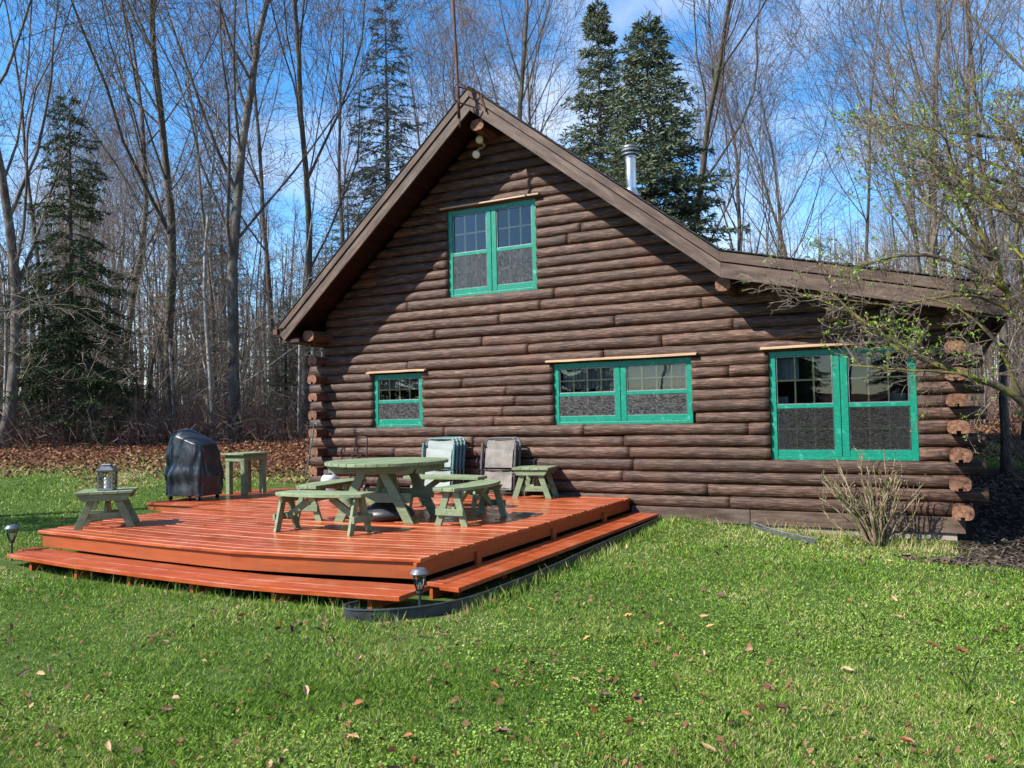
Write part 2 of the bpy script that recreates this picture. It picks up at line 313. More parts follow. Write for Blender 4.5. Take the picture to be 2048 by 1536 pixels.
# outline of the roof (top of the shingles along the rake)
RP = [(-.47, 3.53), (3.75, 7.18), (7.75, 4.045), (11.17, 3.245)]
def rooftop(x):
    return interp(x, [p[0] for p in RP], [p[1] for p in RP])
bounds = [.38, .56, .74, .92, 1.10, 1.279, 1.458, 1.637]
def span(a, b, n): return [a+(b-a)*(i+1)/n for i in range(n)]
bounds += span(1.637, 2.64, 6) + span(2.64, 3.886, 7) + span(3.886, 5.41, 9)
while bounds[-1] < 6.95: bounds.append(bounds[-1]+.173)
WIN = {'upper': (2.825, 4.55, 3.886, 5.41), 'mid': (4.81, 7.095, 1.637, 2.631), 'right': (8.224, 10.114, 1.10, 2.655), 'small': (1.155, 2.236, 1.638, 2.60)}
def logtube(mb, x0, x1, zc, hz, seed, axis_x=True, yc=.055, ry=.108, clamp=None):
    n = max(2, int((x1-x0)/.08)); K = 16; vs = []; rr = random.Random(seed)
    s1, s2 = rr.uniform(0, 90), rr.uniform(0, 90); kr = rr.uniform(.96, 1.07); rya = ry*rr.uniform(.94, 1.07); sag = rr.uniform(-.008, .008); tap = rr.uniform(-.011, .011); yc = yc+(rr.uniform(-.011, .011) if axis_x else 0)
    for i in range(n+1):
        x = x0+(x1-x0)*i/n; t = i/n
        wz = .009*noise.noise(Vector((x*.9, s1, 0))) + sag*math.sin(t*3.1) + tap*(t-.5); wr = 1+.05*noise.noise(Vector((x*1.3, s2, 3)))+.05*noise.noise(Vector((x*7, s2, 9)))
        endr = 1 - .012*(i in (0, n))
        for j in range(K):
            a = 2*math.pi*j/K; ca, sa = math.cos(a), math.sin(a)
            ca = math.copysign(abs(ca)**.66, ca); sa = math.copysign(abs(sa)**.80, sa)
            dn = 1+.035*noise.noise(Vector((x*3.5, ca*1.5+s1, sa*1.5)))
            y = yc + ca*rya*wr*dn*endr; z = zc+wz+sa*hz*kr*dn*endr
            if clamp: z = min(z, clamp(x))
            vs.append((x, y, z) if axis_x else (y, x, z))
    fs = [(i*K+j, i*K+(j+1) % K, (i+1)*K+(j+1) % K, (i+1)*K+j) for i in range(n) for j in range(K)]
    fs += [list(range(K))[::-1], [n*K+j for j in range(K)]]
    mb.add(vs, fs[:-2], 0); b = len(mb.v)-len(vs)
    for f in fs[-2:]: mb.f.append([q+b for q in f]); mb.m.append(1)
wl = MB()
for k in range(len(bounds)-1):
    z0, z1 = bounds[k], bounds[k+1]; zc = (z0+z1)/2; hz = (z1-z0)/2*1.05
    ext = (k % 2 == 1)
    xl = -.36 if ext else .02; xr = 10.9-.02*RND.random() if ext else 10.5
    if zc > 3.15: xl = .05
    if zc > 2.95: xr = min(xr, 10.6)
    # limit by roof
    if zc > 3.0:
        cand = [x/50 for x in range(0, 560) if rooftop(x/50)-.30 > z0]
        if not cand: continue
        xl = max(xl, min(cand)); xr = min(xr, max(cand))
    if xr-xl < .3: continue
    # butt joints
    cuts = []; x = xl+RND.uniform(1.6, 4.6)
    while x < xr-.9: cuts.append(x); x += RND.uniform(2.2, 4.8)
    segs = []; a = xl
    for c in cuts+[xr]: segs.append((a, c-.003)); a = c+.003
    for (w0, w1, zz0, zz1) in WIN.values():
        if zc > zz0 and zc < zz1:
            ns = []
            for a, b in segs:
                if b <= w0 or a >= w1: ns.append((a, b)); continue
                if a < w0-.05: ns.append((a, w0-.004))
                if b > w1+.05: ns.append((w1+.004, b))
            segs = ns
    for a, b in segs:
        if b-a > .06: logtube(wl, a, b, zc, hz, RND.random()*1000, clamp=lambda x: rooftop(x)-.27)
wl.build('log_wall', [MT['log'], MT['logend']], house, smooth=False)
# smooth shade long faces only
me = bpy.data.objects['log_wall'].data
me.polygons.foreach_set('use_smooth', [p.material_index == 0 for p in me.polygons])
# side wall logs, with notched ends that pass the corner
def sidelog(mb, X, zc, hz, hx, y0, y1):
    prof = []; 
    for a in range(-60, 241, 20):
        an = R(a); ca, sa = math.cos(an), math.sin(an)
        prof.append((X+math.copysign(abs(ca)**.6, ca)*hx, zc+math.copysign(abs(sa)**.75, sa)*hz))
    zb = prof[-1][1]; nw = .026
    prof += [(X-nw, zb-.004), (X-nw, zb+.032), (X+nw, zb+.032), (X+nw, zb-.004)]
    n = len(prof); b = len(mb.v)
    ys = [y0]+[y0+.25*i for i in range(1, int((y1-y0)/.25))]+[y1]
    for i, y in enumerate(ys):
        for q, (px, pz) in enumerate(prof):
            d = .008*noise.noise(Vector((px*9, y*3, pz*9))); mb.v.append((px+d, y, pz+d))
    for i in range(len(ys)-1):
        for j in range(n): mb.f.append([b+i*n+j, b+i*n+(j+1) % n, b+(i+1)*n+(j+1) % n, b+(i+1)*n+j][::-1]); mb.m.append(0)
    mb.f.append([b+j for j in range(n)]); mb.m.append(1)
    mb.f.append([b+(len(ys)-1)*n+j for j in range(n)][::-1]); mb.m.append(1)
for X, hx in ((-.045, .105), (10.585, .125)):
    sw = MB()
    for k in range(0, 19):
        z0, z1 = bounds[k], bounds[k+1]
        if (z0+z1)/2 > (3.3 if X < 5 else 2.95): break
        ext = (k % 2 == 0)
        sidelog(sw, X+RND.uniform(-.012, .012), (z0+z1)/2, (z1-z0)/2*1.0, hx, (-.31 if X < 5 else -.40)+RND.uniform(-.03, .02) if ext else .17, 8.4)
    # low corner block / sill
    sidelog(sw, X, .27, .10, hx, (-.31 if X < 5 else -.05), 8.4) if X < 5 else None
    sw.build('side_wall', [MT['logside'], MT['logend']], house)
# plate and purlin log ends
for X, Z, y in ((3.80, 6.60, -.60), (7.72, 3.60, -.52), (10.62, 2.93, -.55), (.08, 3.36, -.55)):
    pl = MB(); logtube(pl, y, .3, Z, .10, X*7, axis_x=False, yc=X, ry=.12); pl.build('purlin_end', [MT['logside'], MT['logend']], house)
# skirt board and foundation
sb = MB(); sb.box((6.11, -.075, .175), (7.9, .1, .378)); sb.box((7.91, -.07, .172), (10.62, .1, .376)); sb.build('skirt_board', MT['fascia'], house, bevel=.004)
fd = MB(); fd.box((-.05, -.035, -.4), (10.52, 8.35, .174)); fd.build('foundation', MT['concrete'], house)
bw = MB(); bw.box((0, 8.2, .17), (10.6, 8.4, 3.1)); bw.prism([(0, 3.1), (10.6, 3.1), (7.75, 3.75), (3.75, 6.9)], 8.2, 8.4, 'y'); bw.build('back_wall', MT['logside'], house)
ib = MB(); ib.box((.2, 1.6, .2), (10.4, 1.7, 3.0)); ib.box((2.3, 1.6, 3.02), (5.4, 1.7, 5.5)); ib.box((.2, .18, 2.98), (10.4, 1.6, 3.01)); ib.box((.2,.18,.2),(10.4,1.6,.22)); ib.box((.6,.18,3.4),(.62,1.6,4.4)); ib.build('interior', MT['dark'], house)

# roof
def off(pts, d):        # shift outline straight down
    return [(x, z-d) for x, z in pts]
YB, YF = 9.0, -.75
rf = MB()
top = RP; bot = off(RP, .10)
poly = top + bot[::-1]
for i in range(3):
    q = [top[i], top[i+1], bot[i+1], bot[i]]
    rf.prism(q[::-1], YF+.045, YB, 'y')
roof = rf.build('roof', MT['soffit'], house)
# shingle courses laid up each slope
sh = MB()
for i in range(3):
    (xa, za_), (xb, zb) = RP[i], RP[i+1]
    if za_ > zb: xa, za_, xb, zb = xb, zb, xa, za_
    Ls = math.hypot(xb-xa, zb-za_); n = int(Ls/.14); dx, dz = (xb-xa)/Ls, (zb-za_)/Ls; nxn, nzn = -dz, dx
    if nzn < 0: nxn, nzn = -nxn, -nzn
    for c in range(n+1):
        s0 = c*.14-.02; s1 = min(Ls+.01, s0+.17); y = YF-.03
        a = (xa+dx*s0+nxn*.022, za_+dz*s0+nzn*.022); b = (xa+dx*s1+nxn*.008, za_+dz*s1+nzn*.008)
        a2 = (xa+dx*s0+nxn*.004, za_+dz*s0+nzn*.004); b2 = (xa+dx*s1+nxn*.002, za_+dz*s1+nzn*.002)
        while y < YB:
            y1 = min(YB, y+RND.uniform(.28, .34)); j = RND.uniform(0, .004)
            sh.prism([(a[0], a[1]+j), (b[0], b[1]), b2, a2], y, y1-.004, 'y'); y = y1
sh.build('shingles', MT['shingle'], roof)
rc = MB(); rc.prism([(3.60, 7.075), (3.75, 7.215), (3.90, 7.085), (3.90, 7.065), (3.75, 7.19), (3.60, 7.05)], YF-.02, YB, 'y'); rc.build('ridge_cap', MT['shingle'], roof)
# soffit boards (run front to back under the overhang), a few rafters
sf = MB()
for i in range(3):
    (xa, za_), (xb, zb) = bot[i], bot[i+1]; Ls = math.hypot(xb-xa, zb-za_); n = int(Ls/.15)
    for c in range(n):
        t0, t1 = c/n+.001, (c+1)/n-.001
        A = (xa+(xb-xa)*t0, za_+(zb-za_)*t0); B = (xa+(xb-xa)*t1, za_+(zb-za_)*t1)
        sf.prism([(A[0], A[1]-.022), (B[0], B[1]-.022), (B[0], B[1]-.002), (A[0], A[1]-.002)], YF+.05, .25, 'y')
sf.build('soffit', MT['soffit'], roof)
# fascia: upper trim board and lower rake board
for nm, d0, d1, y0, y1 in (('trim_board', .018, .150, YF-.018, YF+.02), ('rake_board', .165, .378, YF+.004, YF+.043)):
    for i in range(3):
        fb = MB(); A, B = RP[i], RP[i+1]
        poly = [(A[0], A[1]-d0), (B[0], B[1]-d0), (B[0], B[1]-d1), (A[0], A[1]-d1)]
        if i == 0:
            sl = (B[1]-A[1])/(B[0]-A[0]); poly = [(A[0]+(.0 if nm[0]=='t' else .03), A[1]-d0+(0 if nm[0]=='t' else .03*sl)), (B[0], B[1]-d0), (B[0], B[1]-d1), (A[0]+.14, A[1]-d1+.14*sl)]
        if i < 2: pass
        sl = math.atan2(B[1]-A[1], B[0]-A[0]); ca_, sa_ = math.cos(sl), math.sin(sl)
        loc = [((px_-A[0])*ca_+(pz_-A[1])*sa_, -(px_-A[0])*sa_+(pz_-A[1])*ca_) for px_, pz_ in poly]
        fb.prism(loc, y0+.0004*i, y1, 'y'); ob = fb.build(nm, MT['fascia'], roof, bevel=.003); ob.location = (A[0], 0, A[1]); ob.rotation_euler = (0, -sl, 0)
for i in range(3):  # dark backing board added behind the fascia to block sky leaking through
    A, B = RP[i], RP[i+1]; fb = MB(); fb.prism([(A[0]+(.12 if i == 0 else 0), A[1]-.101+(.10 if i == 0 else 0)), (B[0]-(.02 if i == 2 else 0), B[1]-.101), (B[0]-(.02 if i == 2 else 0), B[1]-.345), (A[0]+(.2 if i == 0 else 0), A[1]-.345+(.17 if i == 0 else 0))], YF+.0445, YF+.09, 'y'); fb.build('sub_fascia', MT['soffit'], roof)
gu = MB(); gu.box((11.17, YF+.02, 2.93), (11.20, YB, 3.16)); gu.build('eave_board', MT['fascia'], roof); gu = MB(); gu.box((-.60, YF+.0, 3.40), (-.50, YB, 3.50)); gu.box((-.5, YF+.05, 3.25), (-.47, YB, 3.44)); gu.build('eave_gutter', MT['rust'], roof)
# frieze: closes the left eave box
ev = MB(); ev.prism([(-.44, 3.24), (-.02, 3.24), (-.02, 3.30), (-.44, 3.30)], YF+.06, 8.5, 'y'); ev.build('eave_soffit', MT['soffit'], roof)
# chimney flue
fl = MB(); cx, cy = 5.86, 1.0
fl.lathe([(.092, 5.3), (.092, 6.12), (.104, 6.125), (.104, 6.15), (.09, 6.155)], (cx, cy), 28); flue = fl.build('chimney', MT['metal'], roof, smooth=False)
fc = MB(); fc.lathe([(.10, 6.15), (.145, 6.17), (.145, 6.195), (.09, 6.215)], (cx, cy), 28); fc.lathe([(.09, 6.21), (.15, 6.235), (.15, 6.262), (.13, 6.275)], (cx, cy), 28); fc.lathe([(.1, 6.27), (.135, 6.29), (.13, 6.32), (.02, 6.335)], (cx, cy), 28)
fc.build('chimney_cap', MT['lmetal'], flue)
fs_ = MB(); fs_.lathe([(.16, 5.46), (.13, 5.52), (.094, 5.60)], (cx, cy), 28); fs_.build('flashing', MT['metal'], flue)
# flood lamps under the peak
for dx, dz, ry in ((.0, 6.53, .2), (-.075, 6.32, -.1)):
    fm = MB(); fm.tube([(3.60, -.0, 6.44), (3.60+dx, -.12, 6.44+(dz-6.44)*.7)], .018, 8)
    b = Vector((3.60+dx, -.10, dz)); dv = Vector((.25, -1, -.35 if dz > 6.4 else -.6)).normalized()
    fm.tube([b, b+dv*.05, b+dv*.14, b+dv*.155], [.03, .045, .068, .068], 20)
    fo = fm.build('flood_light', MT['lampface'], house, smooth=False)
    lf = MB(); lf.tube([b+dv*.154, b+dv*.168, b+dv*.174], [.062, .055, .03], 20); lf.build('lens', MT['wax'], fo)

# windows
def sash(par, x0, x1, z0, z1, cols, rows, screen, y=.035, sm='screen'):
    """one glazed opening"""
    g_ = MB(); g_.box((x0, y, z0), (x1, y+.006, z1)); g_.build('glass_pane', MT['glass'], par)
    mu = MB(); ym = y+.008; b = .0115
    for c in range(1, cols):
        x = x0+(x1-x0)*c/cols; mu.box((x-b, ym, z0), (x+b, ym+.014, z1))
    for r_ in range(1, rows):
        z = z0+(z1-z0)*r_/rows; mu.box((x0, ym+.002, z-b), (x1, ym+.012, z+b))
    mu.build('muntin', MT['munt'], par)
    if screen:
        s_ = MB(); s_.box((x0, y-.022, z0), (x1, y-.020, z1)); s_.build('insect_screen', MT[sm], par)
    # slim dark gasket around the opening
    ga = MB(); t = .010
    ga.box((x0-.002, y-.018, z0-.002), (x0+t, y-.002, z1)); ga.box((x1-t, y-.018, z0), (x1+.002, y-.002, z1)); ga.box((x0+t, y-.018, z0-.002), (x1-t, y-.002, z0+t)); ga.box((x0+t, y-.018, z1-t), (x1-t, y-.002, z1+.002))
    ga.build('gasket', MT['lmetal'], par)
def curtain(par, x0, x1, z0, z1, y=.14, amp=.018, wl_=.075, scal=True, m='lace'):
    c = MB(); n = max(8, int((x1-x0)/.012)); vs = []
    for i in range(n+1):
        x = x0+(x1-x0)*i/n; yy = y+amp*math.sin(x/wl_*6.28)+amp*.6*math.sin(x/wl_*2.3+1)
        zb = z0 + (.02*abs(math.sin(x/.11*3.14)) if scal else 0)
        vs += [(x, yy, zb), (x, yy+.01, z1)]
    c.add(vs, [(2*i, 2*i+2, 2*i+3, 2*i+1) for i in range(n)]); c.build('curtain', MT[m], par)
def window(key, units, cols, rows, label, cap_tilt=0.0, splits=.5):
    x0, x1, z0, z1 = WIN[key]; wo = empty('window', (0, 0, 0), parent=house); KIDS.setdefault(house.name, []).append(wo); tag(wo, label)
    cw = .085; mw = .19; fr = MB(); yf, yb = 0.0, .13
    fr.box((x0, yf, z0), (x0+cw, yb, z1)); fr.box((x1-cw, yf, z0), (x1, yb, z1))
    fr.box((x0+cw, yf+.002, z1-cw), (x1-cw, yb, z1)); fr.box((x0+cw, yf+.003, z0), (x1-cw, yb, z0+.045))
    # stops inside the casing
    inner = []
    wtot = x1-x0-2*cw; uw = (wtot-(units-1)*mw)/units
    for u in range(units):
        a = x0+cw+u*(uw+mw); inner.append((a, a+uw))
        if u: fr.box((a-mw, yf+.001, z0+.045), (a-mw/2-.006, yb, z1-cw)); fr.box((a-mw/2+.006, yf+.003, z0+.045), (a, yb, z1-cw)); fr.box((a-mw/2-.006, yf+.012, z0+.045), (a-mw/2+.006, yb, z1-cw))
    f_ = fr.build('frame', MT['green'], wo, bevel=.004)
    zs = z0+.045; bx_ = MB(); bx_.box((x0+.03, .60, z0-.1), (x1-.03, .62, z1+.1)); bx_.box((x0-.02, .14, z0-.1), (x0+.03, .60, z1+.1)); bx_.box((x1-.03, .14, z0-.1), (x1+.02, .60, z1+.1)); bx_.box((x0+.03, .14, z1), (x1-.03, .6, z1+.1)); bx_.box((x0+.03, .14, z0-.1), (x1-.03, .6, z0+.02)); bx_.build('dark_room_box', MT['dark'], wo)  # near-black box added behind the glass stands in for the unlit room
    for a, b in inner:
        zm = zs + (z1-cw-zs)*splits
        rl = MB(); rl.box((a, .010, zs), (b, .11, zs+.095)); rl.build('sash_rail', MT['green'], wo, bevel=.003)
        rl = MB(); rl.box((a, .008, zm-.028), (b, .10, zm+.028)); rl.build('sash_rail', MT['green'], wo, bevel=.003)
    for a, b in inner:
        zm = zs + (z1-cw-zs)*splits
        sash(wo, a+.008, b-.008, zm+.03, z1-cw-.005, cols, rows, False)
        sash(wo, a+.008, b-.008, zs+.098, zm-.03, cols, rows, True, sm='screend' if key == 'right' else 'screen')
    # wooden drip cap
    cp = MB(); nseg = 12; ex = .10
    pts = []
    for i in range(nseg+1):
        x = x0-ex+(x1-x0+2*ex)*i/nseg; w_ = .006*noise.noise(Vector((x*2.3, z1, 0)))
        pts.append((x, z1+.035+w_+cap_tilt*(x-x0)))
    vs = []
    for x, z in pts: vs += [(x, -.115, z-.012), (x, -.115, z+.012), (x, .03, z+.045), (x, .03, z+.006)]
    fs = [(i*4+j, (i+1)*4+j, (i+1)*4+(j+1) % 4, i*4+(j+1) % 4) for i in range(nseg) for j in range(4)]; fs += [(0, 1, 2, 3), (nseg*4+3, nseg*4+2, nseg*4+1, nseg*4)]
    cp.add(vs, fs); cp.build('drip_cap', MT['cap'], wo)
    return wo, inner
w1, i1 = window('upper', 2, 3, 2, 'tall double green window high in the gable', .0)
w2, i2 = window('mid', 2, 4, 2, 'wide low double green window with lace valance', .0, .51)
w3, i3 = window('right', 2, 3, 2, 'large double green window at the right wing', .0, .5)
w4, i4 = window('small', 1, 4, 2, 'small single green window left of the others', .0, .5)
for a, b in i2: curtain(w2, a, b, 2.20, 2.54)
curtain(w3, i3[0][0], i3[0][0]+.30, 2.22, 2.56)
curtain(w3, i3[1][1]-.24, i3[1][1], 1.25, 2.0, scal=False); curtain(w3, i3[0][0], i3[0][0]+.14, 1.2, 2.0, scal=False)
for a, b in i4: curtain(w4, a, b, 1.72, 1.98, scal=False)
for a, b in i1: curtain(w1, a, b, 3.95, 4.62, scal=False, amp=.012)
for a, b in i4: curtain(w4, a, b, 2.32, 2.52)
# ------------------------------------------------------------------ deck
DZ = .5
deck = empty('wooden_deck', (0, 0, 0)); tag(deck, 'low orange red stained wooden deck with a step along two sides', 'deck')
db = MB()
YFR, YBK = -5.83, -.055
def front(x): return interp(x, [.4, 1.46, 2.5, 3.96, 4.8, 5.44, 6.1], [-5.83, -5.91, -6.0, -6.06, -5.97, -5.86, -5.76])
def stepf(x): return interp(x, [.4, 1.95, 3.16, 4.44, 5.25, 6.3], [-6.28, -6.44, -6.50, -6.53, -6.47, -6.34])
def bowed(x, y): return y+(front(x)-YFR)*max(0, min(1, (-y-.6)/5.2))**1.5
def dleft(y): return interp(y, [-5.83, -4.7, -3.1, 0], [.38, .22, .17, .10])
n = 41; bw_ = (YBK-YFR)/n
for i in range(n):
    y0 = YFR+i*bw_; y1 = y0+bw_-.0055; xr = 6.10+RND.uniform(-.005, .006)
    xa = dleft(y0)-RND.uniform(0, .015); js = [xa]
    if i % 2: js.append(RND.uniform(2.2, 3.4))
    js.append(xr)
    for a, b in zip(js[:-1], js[1:]):
        m = max(2, int((b-a)/.35)); z = DZ+RND.uniform(-.0025, .0025); c = .007; vs = []
        for k in range(m+1):
            x = a+(b-a-.004)*k/m; wz = .003*noise.noise(Vector((x*.8, i*3.1, 2)))
            bow = -.0*0
            Y0 = bowed(x, y0); Y1 = bowed(x, y1+.006)-.006
            vs += [(x, Y0, z-.034), (x, Y0, z-c+wz), (x, Y0+c, z+wz), (x, Y1-c, z+wz), (x, Y1, z-c+wz), (x, Y1, z-.034)]
        fs = [(k*6+j, (k+1)*6+j, (k+1)*6+(j+1) % 6, k*6+(j+1) % 6) for k in range(m) for j in range(6)]
        fs += [[0, 1, 2, 3, 4, 5], [m*6+j for j in (5, 4, 3, 2, 1, 0)]]
        nb_ = len(db.m); db.add(vs, fs, 0)
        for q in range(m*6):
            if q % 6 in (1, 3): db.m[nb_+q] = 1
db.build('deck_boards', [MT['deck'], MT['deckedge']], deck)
# grill platform to the left, boards front to back
pb = MB()
for i in range(9):
    y0 = -2.98+i*.325; pb.box((-1.3, y0, DZ-.037), (dleft(y0)-.02, y0+.318, DZ-.004))
pb.build('platform_boards', MT['deck'], deck, bevel=.004)
pr_ = MB(); pr_.box((-1.26, -2.95, .10), (.1, -2.91, DZ-.04)); pr_.box((-1.26, -2.9, .2), (-1.22, -.1, DZ-.04)); pr_.build('platform_rim', MT['rim'], deck)
rm = MB(); xs_ = [.42+5.61*i/24 for i in range(25)]
rm.add([p for x in xs_ for p in ((x, front(x)+.03, .302), (x, front(x)+.03, DZ-.036), (x, front(x)+.066, DZ-.036), (x, front(x)+.066, .302))], [(k*4+j, (k+1)*4+j, (k+1)*4+(j+1) % 4, k*4+(j+1) % 4)[::-1] for k in range(24) for j in range(4)]+[(0, 1, 2, 3), (99, 98, 97, 96)])
rm.build('rim_board', MT['rim'], deck, bevel=.003)
rm = MB(); rm.box((6.04, YFR+.03, .318), (6.078, -.06, DZ-.036)); rm.build('rim_board', MT['rim'], deck, bevel=.003)
rm = MB(); rm.bar((.40, YFR+.05, .41), (.22, -.3, .41), .036, .11); rm.build('rim_board', MT['rim'], deck)
# joists and shadowy underside frame
js = MB()
for y in (-5.5, -4.2, -2.9, -1.6, -.4): js.box((.5, y, .32), (6.03, y+.04, .462))
js.build('joist', MT['rim'], deck)
# steps
SZ = .285
st = MB()
for y0, y1, xa, xb in ((-6.405, -6.165, .50, 6.27), (-6.155, -5.915, .28, 6.26)):
    m = 14; z = SZ; vs = []
    for k in range(m+1):
        x = xa+(xb-xa)*k/m; wz = .006*noise.noise(Vector((x*.5, y0, 2))); cv = stepf(x)+6.405
        vs += [(x, y0+cv, z-.042+wz), (x, y0+cv, z-.006+wz), (x, y0+.006+cv, z+wz), (x, y1-.006+cv, z+wz), (x, y1+cv, z-.006+wz), (x, y1+cv, z-.042+wz)]
    fs = [(k*6+j, (k+1)*6+j, (k+1)*6+(j+1) % 6, k*6+(j+1) % 6) for k in range(m) for j in range(6)] + [[0, 1, 2, 3, 4, 5], [m*6+j for j in (5, 4, 3, 2, 1, 0)]]
    st.add(vs, fs)
st.build('step', MT['deck'], deck)
st = MB()
for x0, x1, ya, yb in ((6.115, 6.335, -5.72, -.10), (6.345, 6.565, -5.83, -.12)):
    st.prism([(x0, ya), (x1, ya-.02), (x1, yb), (x0, yb)], SZ-.042, SZ)
st.build('step', MT['deck'], deck, bevel=.005)
sr = MB(); sr.box((6.15, -5.70, .10), (6.185, -.1, SZ-.045)); sr.build('step_riser', MT['rim'], deck)
for x, y in ((.95, -6.28), (1.9, -6.36), (2.86, -6.42), (3.84, -6.45), (4.90, -6.43), (5.93, -6.32), (6.3, -3.3), (6.3, -4.6), (6.3, -1.8), (6.3, -5.5)):
    p = MB(); gz = hgt(x, y)-.08; p.box((x-.022, y, gz), (x+.022, y+.36 if x < 6.2 else y+.09, SZ-.045)); p.build('post', MT['rim'], deck)
for x, y in ((6.06, -4.75), (6.06, -2.9), (6.06, -1.2)):
    p = MB(); p.box((6.079, y, .16), (6.112, y+.09, .40)); p.build('post', MT['rim'], deck)
# small bottom tread left corner
p = MB(); p.box((.12, -6.0, .19), (.62, -5.70, .225)); p.build('step', MT['rim'], deck)

# ------------------------------------------------------------------ furniture
SG = MT['sage']
def plank_poly(mb, poly, z0, z1): mb.prism(poly, z0, z1)
def bench_curved(loc, rz, label, L=1.22, W=.40, H=.46, bulge=.13):
    b = empty('curved_bench', loc, rz); tag(b, label, 'bench', 'curved benches around the round table')
    s = MB(); t = .042; ys = [W/2, W/2-.135, W/2-.275]
    def outer(x): return -W/2+.10-bulge*(1-(2*x/L)**2)
    for a, c in ((ys[0], ys[1]+.006), (ys[1], ys[2]+.006)):
        s.prism([(-L/2, c), (L/2, c), (L/2, a), (-L/2, a)], H-t, H)
    xs = [L/2*(i/8-1) for i in range(17)]
    s.prism([(x, outer(x)) for x in xs] + [(L/2, ys[2]), (-L/2, ys[2])], H-t, H)
    s.build('seat', SG, b, bevel=.005)
    for sx in (-1, 1):
        cb = MB(); cb.prism([(-.15, H-t-.075), (.13, H-t-.075), (.17, H-t-.001), (-.19, H-t-.001)], sx*.475-.02, sx*.475+.02, 'x'); cb.build('crossbeam', SG, b, bevel=.003)
        for sy in (-1, 1):
            l = MB(); l.bar((sx*.52, sy*.185, 0), (sx*.52-sx*.002, sy*.055-.01, H-t-.002), .036, .085, up=(0, 1, 0), flat='z'); l.build('leg', SG, b, bevel=.003)
        r_ = MB(); r_.box((sx*.56-.017, -.19, .13), (sx*.56+.017, .19, .21)); r_.build('stretcher', SG, b, bevel=.003)
        d = MB(); d.bar((sx*.50, -.01, .16), (sx*.13, -.01, H-t-.02), .036, .08, up=(0, 0, 1)); d.build('brace', SG, b, bevel=.003)
    cl = MB(); cl.prism([(-.19, H-t-.045), (.16, H-t-.045), (.18, H-t-.001), (-.21, H-t-.001)], -.045, .045, 'x'); cl.build('cleat', SG, b)
    return b
TC = (3.98, -3.42)
bench_curved((3.96, -4.66, DZ), R(4), 'curved sage green bench nearest the front edge of the deck')
bench_curved((5.14, -3.22, DZ), R(92), 'curved sage green bench at the right side of the round table')
bench_curved((4.02, -2.06, DZ), R(184), 'curved sage green bench behind the round table near the wall')
bench_curved((3.02, -3.42, DZ), R(-84), 'curved sage green bench half hidden at the left of the round table')
# round table
tb = empty('round_table', (TC[0], TC[1], DZ), R(9)); tag(tb, 'large round sage green picnic table of planks on crossed legs', 'table')
tp = MB(); RT = .80; H = .76; t = .040; pw = .135; y = -RT
while y < RT-.01:
    a, c = y, min(RT, y+pw-.006)
    def hx(yy): return math.sqrt(max(0, RT*RT-yy*yy))
    yy = [a+(c-a)*i/4 for i in range(5)]
    poly = [(hx(q), q) for q in yy] + [(-hx(q), q) for q in yy[::-1]]
    poly = [p for i, p in enumerate(poly) if i == 0 or (abs(p[0]-poly[i-1][0])+abs(p[1]-poly[i-1][1])) > 1e-4]
    if len(poly) > 2: tp.prism(poly, H-t+RND.uniform(-.001, .001), H+RND.uniform(-.0015, .0015))
    y += pw
# planks run front to back: rotate the plank mesh by 90 degrees
tp.v = [(-y_, x_, z_) for x_, y_, z_ in tp.v]
tp.build('tabletop', SG, tb, bevel=.004)
for sy in (-1, 1):
    bm_ = MB(); bm_.prism([(-.56, H-t-.10), (.56, H-t-.10), (.64, H-t-.002), (-.64, H-t-.002)], sy*.43-.02, sy*.43+.02, 'y'); bm_.build('beam', SG, tb, bevel=.003)
    for sx in (-1, 1):
        l = MB(); l.bar((sx*.50, sy*.385, 0), (sx*.10, sy*.385, H-t-.004), .045, .115, up=(1, 0, 0), flat='z'); l.build('leg', SG, tb, bevel=.003)
    r_ = MB(); r_.box((-.50, sy*.34-.02, .25), (.50, sy*.34+.02, .37)); r_.build('stretcher', SG, tb, bevel=.003)
for sx in (-1, 1):
    bm_ = MB(); bm_.prism([(-.40, H-t-.10), (.40, H-t-.10), (.40, H-t-.002), (-.40, H-t-.002)], sx*.62-.02, sx*.62+.02, 'x'); bm_.build('beam', SG, tb, bevel=.003)
for sy in (-1, 1):
    d = MB(); d.bar((0, sy*.31, .30), (0, sy*.05, H-t-.03), .09, .04, up=(1, 0, 0)); d.build('brace', SG, tb)
# small square tables
def small_table(loc, rz, W, D, H, label):
    b = empty('side_table', loc, rz); tag(b, label, 'side table')
    s = MB(); n = 4; t = .035
    for i in range(n):
        a = -W/2+W*i/n; s.box((a+.003, -D/2, H-t+RND.uniform(0, .002)), (a+W/n-.003, D/2, H+RND.uniform(-.002, .002)))
    s.build('tabletop', SG, b, bevel=.004)
    for sy in (-1, 1):
        ap = MB(); ap.prism([(-W/2+.07, H-t-.085), (W/2-.07, H-t-.085), (W/2-.015, H-t-.001), (-W/2+.015, H-t-.001)], sy*(D/2-.045)-.018, sy*(D/2-.045)+.018, 'y'); ap.build('apron', SG, b, bevel=.003)
        for sx in (-1, 1):
            l = MB(); l.bar((sx*(W/2-.02), sy*(D/2-.085), 0), (sx*.12, sy*(D/2-.085), H-t-.003), .036, .088, up=(1, 0, 0), flat='z'); l.build('leg', SG, b, bevel=.003)
        r_ = MB(); r_.box((-W/2+.10, sy*(D/2-.125)-.017, .11), (W/2-.10, sy*(D/2-.125)+.017, .19)); r_.build('stretcher', SG, b, bevel=.003)
    d = MB(); d.bar((0, -D/2+.15, .13), (0, .0, H-t-.02), .08, .036, up=(1, 0, 0)); d.bar((0, D/2-.15, .13), (0, .03, H-t-.02), .08, .036, up=(1, 0, 0)); d.build('brace', SG, b)
    return b
